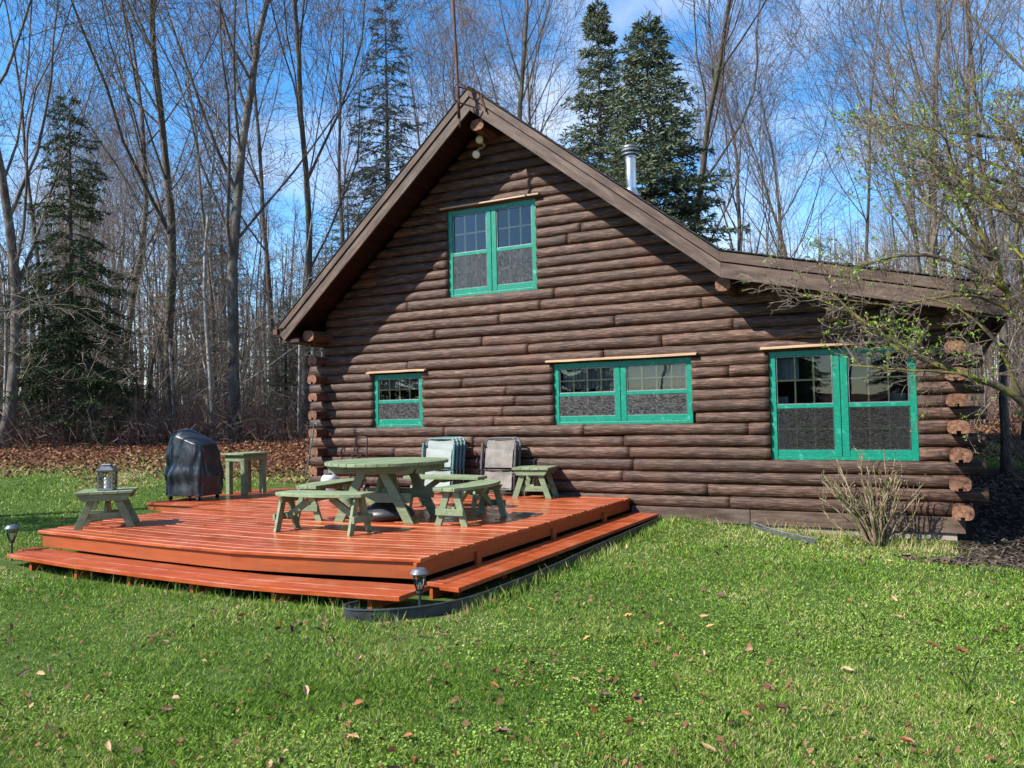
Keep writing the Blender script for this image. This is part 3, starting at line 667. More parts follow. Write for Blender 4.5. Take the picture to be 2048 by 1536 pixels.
S1 = small_table((.88, -5.23, DZ), R(45), .66, .62, .465, 'low sage green side table carrying the lantern at the left end of the deck')
S2 = small_table((4.63, -.40, DZ), R(9), .60, .58, .485, 'low sage green side table standing empty beside the log wall')
tt = empty('tall_table', (-.79, -1.26, DZ), 0); tag(tt, 'tall square sage green table with straight post legs beside the covered grill', 'table')
s = MB()
for i in range(4): s.box((-.29+.145*i+.002, -.33, .705), (-.29+.145*(i+1)-.002, .33, .735))
s.build('tabletop', SG, tt, bevel=.003)
for sy in (-1, 1): s = MB(); s.box((-.235, sy*.255-.018, .59), (.235, sy*.255+.018, .703)); s.build('apron', SG, tt, bevel=.002)
for sx in (-1, 1): s = MB(); s.box((sx*.217-.018, -.236, .591), (sx*.217+.018, .236, .702)); s.build('apron', SG, tt, bevel=.002)
for sx in (-1, 1):
    for sy in (-1, 1): s = MB(); s.box((sx*.185-.045, sy*.22-.045, 0), (sx*.185+.045, sy*.22+.045, .60) if False else (sx*.185+.045, sy*.22+.045, .588)); s.build('leg', SG, tt, bevel=.004)
# lantern on S1
ln = empty('lantern', (.93, -5.27, DZ+.467), R(35)); tag(ln, 'grey metal lattice lantern holding a white candle on the low table', 'lantern')
h = .085
s = MB(); s.box((-h-.008, -h-.008, 0), (h+.008, h+.008, .022)); s.build('base', MT['lmetal'], ln, bevel=.003)
s = MB()
for sx in (-1, 1):
    for sy in (-1, 1): s.box((sx*h-.008, sy*h-.008, .02), (sx*h+.008, sy*h+.008, .25))
for sx in (-1, 1):
    s.box((sx*h-.006, -h, .235), (sx*h+.006, h, .25)); s.box((-h, sx*h-.006, .235), (h, sx*h+.006, .25))
s.build('corner_frame', MT['lmetal'], ln)
s = MB(); r_ = .0026
for sgn in (-1, 1):
    for k in range(-4, 5):
        for dr in (-1, 1):
            # diagonal across the square panel, clipped
            pts = []
            for q in range(0, 25):
                u = -h+2*h*q/24; z = .13 + dr*1.25*(u-k*.045)
                if .025 < z < .235: pts.append((u, z))
            if len(pts) > 1:
                a, b = pts[0], pts[-1]
                s.tube([(a[0], sgn*h, a[1]), (b[0], sgn*h, b[1])], r_, 4); s.tube([(sgn*h, a[0], a[1]), (sgn*h, b[0], b[1])], r_, 4)
s.build('lattice', MT['dmetal'], ln)
s = MB(); q = h+.022
def frus(mb, a, z0, b, z1): mb.add([(-a,-a,z0),(a,-a,z0),(a,a,z0),(-a,a,z0),(-b,-b,z1),(b,-b,z1),(b,b,z1),(-b,b,z1)], [(0,3,2,1),(4,5,6,7),(0,1,5,4),(1,2,6,5),(2,3,7,6),(3,0,4,7)])
frus(s, q, .25, q, .258); frus(s, q, .2585, .05, .305); frus(s, .046, .3055, .046, .322); frus(s, .058, .3225, .05, .334); s.build('roof', MT['lmetal'], ln)
s = MB(); s.tube([(math.cos(a)*.045*1.1, 0, .334+math.sin(a)*.05) for a in [i*math.pi/10 for i in range(11)]], .004, 6); s.build('handle', MT['dmetal'], ln)
s = MB(); s.lathe([(.038, .022), (.04, .03), (.04, .15), (.034, .158), (.03, .15)], n=20); s.build('candle', MT['wax'], ln, smooth=False)
# covered grill
gr = empty('covered_grill', (-.86, -2.36, DZ), R(6)); tag(gr, 'grill hidden under a wrinkled black vinyl cover on small casters', 'grill')
s = MB(); K = 72; nz = 46; vs = []
for i in range(nz+1):
    t = i/nz; z = .085+t*1.0
    for j in range(K):
        a = 2*math.pi*j/K; ca, sa = math.cos(a), math.sin(a); e = .42
        hx_, hy_ = .415-.05*t**2-.02*t, .30-.03*t-.02*t*t
        x = math.copysign(abs(ca)**e, ca)*hx_; y = math.copysign(abs(sa)**e, sa)*hy_
        fold = math.sin(a*7+math.sin(t*5)*1.3)*.5+math.sin(a*13+t*4)*.35+noise.noise(Vector((ca*2.2, sa*2.2, t*3.2)))*1.3+noise.noise(Vector((ca*7, sa*7, t*5)))*.8
        amp = .025*(1-.75*max(0, t-.62)/.38)*(1 if t > .02 else 1.3)
        rr_ = 1+fold*amp/.35
        sag = .018*math.sin(max(0, 1-abs(t-.36)*8)*math.pi/2)
        x *= rr_; y *= rr_; x += math.copysign(sag, x); y += math.copysign(sag, y)
        zt = z
        vs.append((x, y, zt))
# rounded top slanting down to the right
for q in range(1, 13):
    u = q/12
    for j in range(K):
        bx, by, bz = vs[nz*K+j]
        k = (1-u)
        vs.append((bx*k**.55 if u < 1 else 0, by*k**.55 if u < 1 else 0, bz + .115*math.sin(u*math.pi/2)))
def slant(p):
    x, y, z = p
    if z > .75: z -= (z-.75)*(.95*max(0, x+.16)+.15*max(0, -y)) + 0
    z += .006*noise.noise(Vector((x*9, y*9, z*6)))
    return (x, y, z)
vs = [slant(p) for p in vs]; rows = nz+13
s.add(vs, [(i*K+j, i*K+(j+1) % K, (i+1)*K+(j+1) % K, (i+1)*K+j) for i in range(rows-1) for j in range(K)])
cv = s.build('cover', MT['cover'], gr, smooth=True)
s = MB(); s.tube([(-.17, -.325, .93), (-.175, -.35, .84), (-.18, -.345, .70)], .006, 5); s.tube([(-.31, -.32, .30), (-.27, -.345, .34), (-.22, -.33, .28)], .008, 5); s.build('strap', MT['lmetal'], cv)
s = MB(); s.box((-.30, -.22, .07), (.30, .22, .12)); s.build('cart_shelf', MT['dmetal'], gr)
for sx in (-1, 1):
    for sy in (-1, 1):
        s = MB(); s.tube([(sx*.30-.015, sy*.22, .035), (sx*.30+.015, sy*.22, .035)], .035, 14); s.box((sx*.30-.02, sy*.22-.02, .03), (sx*.30+.02, sy*.22+.02, .10)); s.build('caster', MT['dmetal'], gr)
# umbrella base in a black cover under the table
ub = MB(); ub.lathe([(.30, 0), (.345, .05), (.35, .085), (.31, .13), (.20, .20), (.10, .25), (.03, .262)], n=40)
o = ub.build('umbrella_base', MT['cover'], smooth=True, loc=(TC[0]+.02, TC[1]-.02, DZ+.003)); tag(o, 'shiny black domed umbrella base on the deck under the round table', 'umbrella base')
# door mat / floor grate
gt = MB(); n = 14
gt.box((-.21, -.19, 0), (.21, -.175, .012)); gt.box((-.21, .175, 0), (.21, .19, .012)); gt.box((-.21, -.175, 0), (-.195, .175, .012)); gt.box((.195, -.175, 0), (.21, .175, .012))
for i in range(n): gt.box((-.19+.38*i/n+.004, -.17, 0), (-.19+.38*i/n+.014, .17, .010))
for i in range(4): gt.box((-.19, -.17+.1*i, .001), (.19, -.162+.1*i, .008))
o = gt.build('floor_grate', MT['lmetal'], loc=(5.56, -2.46, DZ+.003)); o.scale = (.62, .80, .6); o.rotation_euler = (0, 0, R(4)); tag(o, 'small dark slotted grate lying flat on the deck boards', 'grate')
# propane tank
tk = empty('propane_tank', (.60, -.62, DZ+.003)); tag(tk, 'white propane tank with a steel collar near the cabin corner', 'propane tank')
s = MB(); s.lathe([(.10, 0), (.135, .02), (.152, .06), (.155, .20), (.148, .25), (.12, .295), (.07, .32), (.02, .325)], n=32); s.build('tank_body', MT['white'], tk, smooth=True)
s = MB()
for a0 in (20, 200):
    pts = [(R(a0+i*14)) for i in range(11)]
    vs = []; 
    for a in pts: vs += [(.10*math.cos(a), .10*math.sin(a), .285), (.10*math.cos(a), .10*math.sin(a), .40), (.094*math.cos(a), .094*math.sin(a), .40), (.094*math.cos(a), .094*math.sin(a), .285)]
    s.add(vs, [(i*4+j, (i+1)*4+j, (i+1)*4+(j+1) % 4, i*4+(j+1) % 4) for i in range(10) for j in range(4)]+[(0, 1, 2, 3), (43, 42, 41, 40)])
s.build('collar', MT['lmetal'], tk)
s = MB(); s.tube([(0, 0, .31), (0, 0, .37)], .018, 10); s.tube([(-.045, 0, .36), (.045, 0, .36)], .014, 8); s.lathe([(.03, .37), (.032, .385), (.01, .39)], n=10); s.build('valve', MT['dmetal'], tk)
# wire cart with U handle
ct = empty('wire_cart', (1.12, -.42, DZ), 0); tag(ct, 'rusty wire hose cart with a tall U-shaped handle leaning at the log wall', 'cart')
s = MB(); hp = [(-.17, -.08, .05), (-.155, .02, .62), (-.13, .07, .90)] + [(-.13+.05-.05*math.cos(a), .075, .92+.055*math.sin(a)) for a in (R(20), R(50), R(90))] + [(.08+.05*math.sin(a), .075, .92+.055*math.cos(a)) for a in (0, R(40), R(70))] + [(.13, .07, .90), (.155, .02, .62), (.17, -.08, .05)]
s.tube(hp, .012, 8); s.build('handle', MT['dmetal'], ct, smooth=True)
s = MB()
for cx_, r_, yy in ((-.12, .20, -.02), (.14, .20, .03), (0, .13, .01), (-.05, .165, -.05), (.06, .17, .06)):
    s.tube([(cx_+r_*math.cos(2*math.pi*i/24), yy+.02*math.sin(i), .52+r_*.98*math.sin(2*math.pi*i/24)) for i in range(25)], .0045, 5, cap=False)
for i in range(9):
    a = i*.7; s.tube([(-.25+.06*i, -.05, .06+.05*(i % 3)), (-.22+.055*i, .05*math.sin(a), .30), (-.2+.05*i, .03, .52)], .004, 5)
s.build('wire_basket', MT['rust'], ct)
s = MB(); s.tube([(-.2, -.08, .06), (.2, -.08, .06)], .012, 8)
for sx in (-1, 1): s.tube([(sx*.215-.015, -.08, .08), (sx*.215+.015, -.08, .08)], .08, 18)
s.build('wheel', MT['dmetal'], ct)
# dark clay pots behind the table
pt = MB(); pt.lathe([(.10, 0), (.15, .20), (.17, .22), (.17, .26), (.14, .26), (.12, .20)], n=20); o = pt.build('plant_pot', MT['blackplastic'], loc=(1.75, -.45, DZ+.002)); tag(o, 'empty dark flower pot standing against the wall behind the table', 'pot')
# long handled hook pole leaning on the corner logs
s = MB(); pp = [(-.12, -.50, .505), (-.02, -.47, 1.06), (.06, -.445, 1.47), (.085, -.44, 1.66), (.10, -.44, 1.72), (.125, -.44, 1.745), (.155, -.44, 1.72), (.165, -.44, 1.66)]
s.tube(pp, .012, 8); o = s.build('hook_pole', MT['gframe'], smooth=True); tag(o, 'thin hooked pole leaning against the log ends at the left corner', 'pole')
# folded sling chairs
def folded_chair(name, loc, rz, fm, sm, lab, grp):
    b = empty(name, loc, rz); b.rotation_euler = (R(-9), 0, rz); tag(b, lab, 'folding chair', grp)
    w_ = .29; s = MB(); r_ = .016
    s.tube([(-w_, 0, .0), (-w_, -.01, .5), (-w_+.01, 0, .86), (-w_+.04, .005, .93), (-w_+.10, .01, .95), (w_-.10, .01, .95), (w_-.04, .005, .93), (w_-.01, 0, .86), (w_, -.01, .5), (w_, 0, .0)], r_, 8)
    s.build('back_frame', fm, b, smooth=True)
    s = MB(); s.tube([(-w_-.03, -.035, .02), (-w_-.02, -.035, .45), (-w_-.02, -.035, .80)], r_, 8); s.tube([(w_+.03, -.035, .02), (w_+.02, -.035, .45), (w_+.02, -.035, .80)], r_, 8)
    s.tube([(-w_-.03, -.035, .05), (w_+.03, -.035, .05)], r_*.9, 8); s.tube([(-w_, -.03, .42), (w_, -.03, .42)], r_*.9, 8); s.tube([(-w_+.01, -.02, .12), (w_-.01, -.02, .12)], r_*.8, 8); s.build('leg_frame', fm, b, smooth=True)
    for sx in (-1, 1):
        s = MB(); s.box((sx*(w_+.022)-.018, -.075, .42), (sx*(w_+.022)+.018, -.05, .86)); s.build('armrest', fm, b, bevel=.006)
    def panel(nm, z0, z1, y0, bag):
        s = MB(); vs = []; nx_, nz_ = 10, 8
        for i in range(nz_+1):
            for j in range(nx_+1):
                u, v = j/nx_, i/nz_; vs.append((-w_+.035+(2*w_-.07)*u, y0+bag*math.sin(u*3.14)*math.sin(v*3.14)+.004*math.sin(v*14+u*3), z0+(z1-z0)*v-.018*math.sin(u*3.14)*(v)))
        a = len(vs); vs += [(x, y+.004, z) for x, y, z in vs]
        fs = [(i*(nx_+1)+j, i*(nx_+1)+j+1, (i+1)*(nx_+1)+j+1, (i+1)*(nx_+1)+j) for i in range(nz_) for j in range(nx_)]
        s.add(vs, fs+[tuple(q+a for q in f[::-1]) for f in fs]); s.build(nm, sm, b, smooth=True)
    panel('backrest', .56, .92, -.006, .012); panel('seat', .46, .78, -.040, -.012); panel('seat', .10, .40, -.030, .02)
    return b
gi = folded_chair('folding_chair', (2.80, -.46, DZ), 0, MT['gframe'], MT['slingg'], 'front chair of the folded pale green sling chairs behind the round table', 'folded green chairs')
for k, lab in ((1, 'second folded green sling chair from the front of its stack'), (2, 'third folded green sling chair from the front of its stack'), (3, 'rearmost folded green sling chair against the log wall')):
    c = copy_tree(gi); c.location = (2.80+.035*k, -.46+.055*k, DZ+.004*k); c['label'] = lab
gk = folded_chair('folding_chair', (3.94, -.40, DZ), 0, MT['kframe'], MT['sling'], 'front one of the two folded grey sling chairs with charcoal frames', 'folded grey chairs')
c = copy_tree(gk); c.location = (3.985, -.33, DZ+.004); c['label'] = 'rear folded grey sling chair tucked behind the front grey one'
# solar path lights
def solar(loc, lab):
    b = empty('path_light', loc); b.scale = (.88, .88, .95); tag(b, lab, 'path light', 'solar lights beside the deck')
    s = MB(); s.lathe([(.092, .385), (.094, .393), (.088, .405), (.066, .428), (.05, .437), (.045, .438)], n=32); s.build('cap', MT['lmetal'], b, smooth=False)
    s = MB(); s.lathe([(.03, .235), (.046, .27), (.058, .33), (.061, .384)], n=24); s.build('lamp_glass', MT['glass'], b)
    s = MB()
    for k in range(6):
        a = k*math.pi/3; s.tube([(.032*math.cos(a), .032*math.sin(a), .235), (.051*math.cos(a), .051*math.sin(a), .28), (.063*math.cos(a), .063*math.sin(a), .34), (.066*math.cos(a), .066*math.sin(a), .386)], .003, 5)
    s.tube([(.064*math.cos(2*math.pi*i/24), .064*math.sin(2*math.pi*i/24), .35) for i in range(25)], .003, 5)
    s.build('cage', MT['dmetal'], b)
    s = MB(); s.lathe([(.028, .205), (.034, .215), (.034, .232), (.02, .238)], n=16); s.tube([(0, 0, -.12), (0, 0, .21)], .014, 10); s.build('stake', MT['blackplastic'], b)
    s = MB(); s.lathe([(.006, .24), (.014, .25), (.017, .28), (.01, .31)], n=10); s.build('bulb', MT['wax'], b)
solar((6.40, -6.22, .10), 'solar path light at the near front corner of the deck steps')
solar((.33, -6.13, .19), 'solar path light on the grass at the far left of the deck')
# black plastic edging
def ribbon(name, pts, h, lab, m=MT['blackplastic'], lean=0):
    s = MB(); P_ = [Vector(p) for p in pts]; fine = []
    for i in range(len(P_)-1):
        for k in range(6):
            t = k/6; p0 = P_[max(0, i-1)]; p1 = P_[i]; p2 = P_[i+1]; p3 = P_[min(len(P_)-1, i+2)]
            fine.append(.5*((2*p1)+(p2-p0)*t+(2*p0-5*p1+4*p2-p3)*t*t+(3*p1-p0-3*p2+p3)*t**3))
    fine.append(P_[-1])
    vs = []
    for i, p in enumerate(fine):
        d = (fine[min(i+1, len(fine)-1)]-fine[max(0, i-1)]).normalized(); nrm = Vector((d.y, -d.x, 0)).normalized()
        for o_, z in ((-.003, -.05), (-.003+lean, h-.012), (.003+lean, h-.012), (.003, -.05)): vs.append(p+nrm*o_+Vector((0, 0, z)))
    n = len(fine); s.add(vs, [(i*4+j, (i+1)*4+j, (i+1)*4+(j+1) % 4, i*4+(j+1) % 4) for i in range(n-1) for j in range(4)]+[(0, 1, 2, 3), (n*4-1, n*4-2, n*4-3, n*4-4)])
    s.tube([p+Vector((0, 0, h-.006))+Vector((lean, 0, 0)) for p in fine], .011, 8)
    o = s.build(name, m, smooth=False); tag(o, lab, 'edging'); return o
ribbon('garden_edging', [(5.88, -6.42, .10), (5.86, -6.56, .10), (6.0, -6.68, .10), (6.28, -6.58, .10), (6.55, -6.30, .10), (6.70, -5.9, .10), (6.74, -5.2, .10), (6.74, -4.2, .10), (6.72, -3.0, .12), (6.70, -1.8, .13), (6.66, -.6, .13), (6.60, -.15, .13)], .13, 'black plastic edging strip curving round the corner of the deck')
ribbon('garden_edging', [(7.93, .02-.10, .12), (8.2, -.35, .09), (8.55, -.62, .06), (8.9, -.85, .05)], .085, 'short grey edging strip sticking out of the grass below the skirt board', MT['lmetal'], .03)
ribbon('garden_edging', [(10.62, -2.42, .085), (10.85, -2.40, .075), (11.15, -2.36, .08)], .05, 'low edging strip at the rim of the mulch bed', MT['lmetal'], .02)
# antenna mast with its brackets
am = empty('antenna_mast', (3.52, -1.0, 6.4)); tag(am, 'rusty metal mast rising above the roof peak', 'mast')
base = Vector((3.52, -1.0, 6.4))
def A(*p): return Vector(p)-base
s = MB(); s.tube([A(3.72, -1.0, 6.45), A(3.70, -1.0, 6.62)], .018, 10); s.tube([A(3.70, -1.0, 6.60), A(3.69, -1.0, 7.1), A(3.60, -1.0, 9.2), A(3.52, -1.0, 12.0)], [.027, .027, .025, .022], 12); s.build('pole', MT['rust'], am, smooth=True)
for z in (6.86, 7.12):
    s = MB(); s.tube([A(3.69, -1.0, z), A(3.80, -.78, z-.01)], .012, 6); s.tube([A(3.69, -1.0, z), A(3.98, -.775, z-.10)], .012, 6); s.tube([A(3.66, -1.03, z-.02), A(3.66, -1.03, z+.03), A(3.72, -1.03, z+.03), A(3.72, -1.03, z-.02)], .009, 5); s.build('bracket', MT['rust'], am)
s = MB(); s.tube([A(3.98, -.775, 7.01), A(4.03, -.775, 6.85), A(4.07, -.775, 6.70)], .013, 6); s.tube([A(3.72, -.98, 7.16), A(3.95, -.8, 7.02), A(4.06, -.775, 6.74)], .008, 5); s.build('brace', MT['rust'], am)
# ------------------------------------------------------------------ trees
def at(px, dist, dz=0):
    """ground point under image column px at horizontal distance dist"""
    d = _d*FPX + _r*(px-1024); d.z = 0; d.normalize(); p = CAM+d*dist
    return Vector((p.x, p.y, hgt(p.x, p.y)+dz))
def pix(px, py, dist):
    d = (_d*FPX + _r2*(px-1024) - _u2*(py-768)); k = dist/math.hypot(d.x, d.y); return CAM+d*k
def rv(rg): return Vector((rg.gauss(0, 1), rg.gauss(0, 1), rg.gauss(0, 1)))
def grow(out, p, d, Ln, r, lvl, P, rg):
    n = P['seg'][lvl]; st_ = Ln/n; pts = [p.copy()]; rad = [r]; d = d.normalized(); kids = []
    r1 = r*P.get('tip', .25) if lvl < P['max'] else r*.5
    for i in range(n):
        d = (d + rv(rg)*P['wob'][lvl] + Vector((0, 0, P['up'][lvl]))).normalized()
        p = p + d*st_; t = (i+1)/n; ra = r+(r1-r)*t; pts.append(p.copy()); rad.append(ra)
        if lvl < P['max'] and t > P['st'][lvl] - 1e-6:
            k = P['ch'][lvl]; k = int(k)+(rg.random() < k-int(k))
            for _ in range(k): kids.append((p.copy(), d.copy(), t, ra))
    out[lvl].append((pts, rad))
    for (q, dd, t, ra) in kids:
        ax = dd.cross(rv(rg)).normalized(); ang = R(rg.uniform(*P['ang'][lvl])); nd = (dd*math.cos(ang)+ax*math.sin(ang))
        q2 = q - dd*st_*rg.random()*.9
        grow(out, q2, nd, Ln*rg.uniform(*P['len'][lvl])*(1.12-.55*t if lvl < 2 else 1), min(ra*.8, ra*rg.uniform(*P.get('rk', (.30, .54)))+.0005), lvl+1, P, rg)
HARD = dict(max=4, seg=[11, 7, 5, 4, 3], wob=[.045, .09, .12, .14, .16], up=[.03, .10, .09, .06, .03], st=[.30, .18, .2, .2], ch=[1.7, 1.05, 1.0, .75],
            ang=[(18, 40), (18, 42), (22, 50), (25, 55)], len=[(.40, .60), (.42, .62), (.42, .65), (.45, .7)], tip=.22)
def bare_meshes(seed, H, r0, P=HARD, twr=1.0, minr=.0056):
    rg = random.Random(seed); out = [[] for _ in range(6)]
    grow(out, Vector((0, 0, -.4)), Vector((rg.gauss(0, .03), rg.gauss(0, .03), 1)), H, r0, 0, P, rg)
    tr = MB(); cr_ = MB(); sides = [9, 6, 4, 3, 3, 3]
    for lv, br in enumerate(out):
        for pts, rad in br:
            rad = [max(minr, q) for q in rad]
            if lv == 0: rad[0] *= 1.35; tr.tube(pts, rad, 10)
            elif lv == 1: tr.tube(pts, rad, 6, cap=False)
            else: cr_.tube(pts, [q*twr for q in rad], sides[lv], cap=False)
    return tr, cr_
def mesh_of(mb, name, m):
    me = bpy.data.meshes.new(name); me.from_pydata(mb.v, [], mb.f); me.materials.append(m); me.polygons.foreach_set('use_smooth', [True]*len(me.polygons)); me.update(); return me
def fast_mesh(name, V, F, m, smooth=False):
    """V (n,3), F list of index tuples with equal length k as array"""
    me = bpy.data.meshes.new(name); nf, k = F.shape
    me.vertices.add(len(V)); me.vertices.foreach_set('co', V.astype(np.float32).ravel()); me.loops.add(nf*k); me.loops.foreach_set('vertex_index', F.astype(np.int32).ravel())
    me.polygons.add(nf); me.polygons.foreach_set('loop_start', np.arange(0, nf*k, k, dtype=np.int32)); me.polygons.foreach_set('loop_total', np.full(nf, k, dtype=np.int32))
    me.materials.append(m); me.update(calc_edges=True); return me
def place(name, parts, loc, rz, s, label, cat, group=None):
    e = empty(name, loc, rz); e.scale = s if hasattr(s, '__len__') else (s, s, s); tag(e, label, cat, group)
    for nm, me in parts:
        o = bpy.data.objects.new(nm, me); C.objects.link(o); o.parent = e
    return e
PROT = []
specs = [(11, 'bark', 'twig', .155, {}), (23, 'bark2', 'twig2', .13, dict(st=[.42, .2, .2, .2])), (37, 'bark', 'twig2', .125, dict(ang=[(15, 35), (18, 40), (22, 50), (25, 55)])),
         (41, 'bark2', 'twig', .165, dict(st=[.22, .15, .2, .2], wob=[.07, .11, .13, .15, .17])), (59, 'bark', 'twig', .105, dict(st=[.5, .2, .2, .2])), (67, 'bark2', 'twig2', .14, dict(wob=[.08, .12, .13, .15, .17]))]
for sd_, bk, tw, r0, ch in specs:
    P = dict(HARD); P.update(ch); a, b = bare_meshes(sd_, 18, r0, P); PROT.append([('trunk', mesh_of(a, 'trunk', MT[bk])), ('crown', mesh_of(b, 'crown', MT[tw]))])
    print('proto', sd_, len(a.v), len(b.v))
# simpler, thinner understory sapling
SAP = dict(max=3, seg=[9, 5, 4, 3, 3], wob=[.05, .12, .14, .16, .16], up=[.02, .05, .04, .03, .02], st=[.2, .2, .2, .2], ch=[1.7, 1.3, 1.3, 1.0], ang=[(35, 70), (30, 60), (30, 60), (30, 60)], len=[(.25, .42), (.4, .6), (.4, .65), (.5, .7)], tip=.2)
SAPS = []
for sd_, bk, tw in ((5, 'bark2', 'twig2'), (6, 'bark', 'twig'), (7, 'birch', 'twig')):
    a, b = bare_meshes(sd_, 8, .055, SAP); SAPS.append([('trunk', mesh_of(a, 'trunk', MT[bk])), ('crown', mesh_of(b, 'crown', MT[tw]))])
# conifers: whorled boughs with needle sprays
def conifer(seed, H, Rb, dens, nm, needle, droop=.25, base=.08, clump=.16, r0=.16, gap=.2):
    rg = random.Random(seed); tr = MB(); tr.tube([(0, 0, -.3), (0, 0, H*.5), (0, 0, H*.98)], [r0, r0*.55, .01], 8)
    V = []; F = []; z = H*base
    def spray(p, d, size):
        d = (d+rv(rg)*.25).normalized(); a = d.orthogonal().normalized(); a = (Matrix.Rotation(rg.uniform(0, 6.28), 3, d) @ a)
        k = rg.randint(3, 4)
        for _ in range(k):
            a = Matrix.Rotation(6.28/k, 3, d) @ a; e = (d*rg.uniform(.6, 1)+a*rg.uniform(.35, .8)).normalized(); s_ = d.cross(e).normalized()*size*.125; b_ = len(V)
            q = p + rv(rg)*size*.12; V.extend([q-s_*.6, q+s_*.6, q+e*size*.55+s_, q+e*size*1.05, q+e*size*.55-s_]); F.append((b_, b_+1, b_+2, b_+3, b_+4))
    while z < H*.985:
        t = (z-H*base)/(H*(1-base)); Lb = Rb*(1-t)**.82*(.72+.5*rg.random()) + .12; nb = max(3, int(dens*(1.0-.35*t)))
        a0 = rg.uniform(0, 6.28)
        for k in range(nb):
            if rg.random() < gap: continue
            a = a0+6.28*k/nb+rg.gauss(0, .2); Lk_ = Lb*rg.uniform(.6, 1.12); d = Vector((math.cos(a), math.sin(a), .42-.25*(1-t)-droop*.3)).normalized(); p = Vector((0, 0, z+rg.gauss(0, .04)))
            n = max(3, int(Lk_/.28)); pts = [p.copy()]; 
            for i in range(n):
                tt = i/n; d = (d+Vector((0, 0, -droop*.35 if tt < .6 else droop*.35))+rv(rg)*.05).normalized(); p = p+d*Lk_/n; pts.append(p.copy())
                if tt > .12:
                    side = Vector((-d.y, d.x, 0)).normalized()
                    for sg in (-1, 1):
                        for q in range(2):
                            sl = (Lk_*(1-tt)*.42+.14)*rg.uniform(.6, 1.1); sdv = (side*sg+d*.7+Vector((0, 0, rg.uniform(-.35, .12)))).normalized(); st0 = p-d*(Lk_/n)*rg.random(); m_ = max(1, int(sl/(clump*.62)))
                            for u in range(m_): spray(st0+sdv*(sl*(u+.5)/m_)+Vector((0, 0, -.05*u*droop)), sdv, clump*rg.uniform(.75, 1.25))
                spray(p, d, clump)
            spray(p, d, clump*1.2)
            tr.tube(pts, [max(.006, .035*(1-t)*(1-i/len(pts))+.006) for i in range(len(pts))], 3, cap=False)
        z += H*.020*(1.15-.5*t)+.05
    spray(Vector((0, 0, H)), Vector((0, 0, 1)), clump*1.6)
    print(nm, len(F))
    return [('trunk', mesh_of(tr, 'trunk', MT['bark'])), ('crown', fast_mesh('crown', np.array([tuple(v) for v in V]), np.array(F), MT[needle]))]
spA = conifer(3, 13.5, 2.5, 13, 'spruceA', 'spruce', .20, .05, .135, gap=.2); spB = conifer(8, 12, 2.9, 13, 'spruceB', 'spruce', .25, .05, .135, gap=.2)
spD = conifer(14, 11, 2.7, 9, 'spruceD', 'spruced', .45, .10, .10, gap=.42); hem = conifer(21, 15, 2.9, 9, 'hemlock', 'hemlock', .35, .12, .085, gap=.42)
FG = 'bare trees along the edge of the forest'
def T(px, dist, H, k, label, rz=0, name='bare_tree', group=FG, wid=1.0, cat='tree'):
    p = at(px, dist); s = H/18; place(name, PROT[k], p, rz, (s*wid, s*wid, s), label, cat, group)
T(2, 25, 17, 3, 'dark bare tree with forked trunk at the left edge of the picture', .4)
T(88, 29, 15, 4, 'bare tree just left of the dark spruce', 1)
T(232, 33, 19, 5, 'crooked bare tree between the dark spruce and the mossy trunk', 2.1)
T(338, 28, 20, 0, 'mossy trunked bare tree behind the covered grill', 3.0)
T(470, 27, 21, 3, 'thickest bare tree left of the cabin with high forked limbs', 4.2)
T(428, 37, 17, 4, 'pale slender tree between the mossy tree and the thick one', .7)
T(560, 36, 19, 1, 'thin grey bare tree behind the small hemlock by the eave', 5)
T(607, 29, 20, 2, 'tall bare tree rising beside the left eave of the cabin', 1.9)
T(690, 34, 18, 1, 'bare tree left of the tall hemlock', 2.7)
T(870, 38, 18, 4, 'thin bare tree just left of the antenna mast', .3)
T(960, 33, 18, 2, 'bare tree behind the roof peak', 5.2)
T(1040, 30, 19.5, 0, 'broad bare tree right of the roof peak', .9)
T(1110, 36, 18, 1, 'bare tree left of the taller spruce', 3.3)
T(1335, 31, 20, 2, 'fan shaped bare tree behind the two spruces', 2.2, wid=1.25)
T(1475, 31, 13.5, 3, 'bare tree right of the spruces above the low wing', 4.4)
T(1530, 34, 13.5, 5, 'double trunked bare tree above the low wing roof', 1.2)
T(1640, 29, 12, 2, 'slender bare tree over the middle of the low wing', 5.6)
T(1735, 32, 14.5, 4, 'bare tree left of the leafing branches', 2.9)
T(1860, 24, 15.5, 3, 'tall bare tree behind the right end of the wing', 3.9)
T(1960, 28, 15, 0, 'bare tree behind the leafing branches at the right', 1.1)
T(1835, 18.5, 8.5, 3, 'gnarled bare tree close behind the right end of the wing roof', 4.6)
T(2005, 17.5, 9.5, 0, 'bare tree close behind the right corner of the cabin', 2.3)
T(2045, 22, 15, 5, 'bare tree at the right edge of the picture', .2)
place('spruce_tree', spA, at(1213, 21.5), .5, (.85, .85, .865), 'taller of the two blue green spruces behind the roof', 'spruce', 'spruces behind the cabin')
place('spruce_tree', spB, at(1312, 19.5), 2.5, (.98, .98, .865), 'wider right hand spruce behind the metal chimney', 'spruce', 'spruces behind the cabin')
place('spruce_tree', spD, at(140, 26), 1, (.95, .95, .90), 'dark green spruce among bare trees at the left', 'spruce')
place('hemlock_tree', hem, at(782, 28), 2, (1, 1, 1.02), 'tall thin grey green hemlock left of the roof peak', 'hemlock')
place('hemlock_tree', hem, at(572, 30), .7, (.5, .5, .30), 'short young hemlock low beside the cabin eave', 'hemlock')
place('hemlock_tree', hem, at(425, 47), 3.7, (1.1, 1.1, .82), 'grey green hemlock deep in the wood behind the slender pale tree', 'hemlock')
place('hemlock_tree', hem, at(700, 40), 5.2, (1.1, 1.1, .75), 'grey green hemlock low behind the left slope of the roof', 'hemlock')
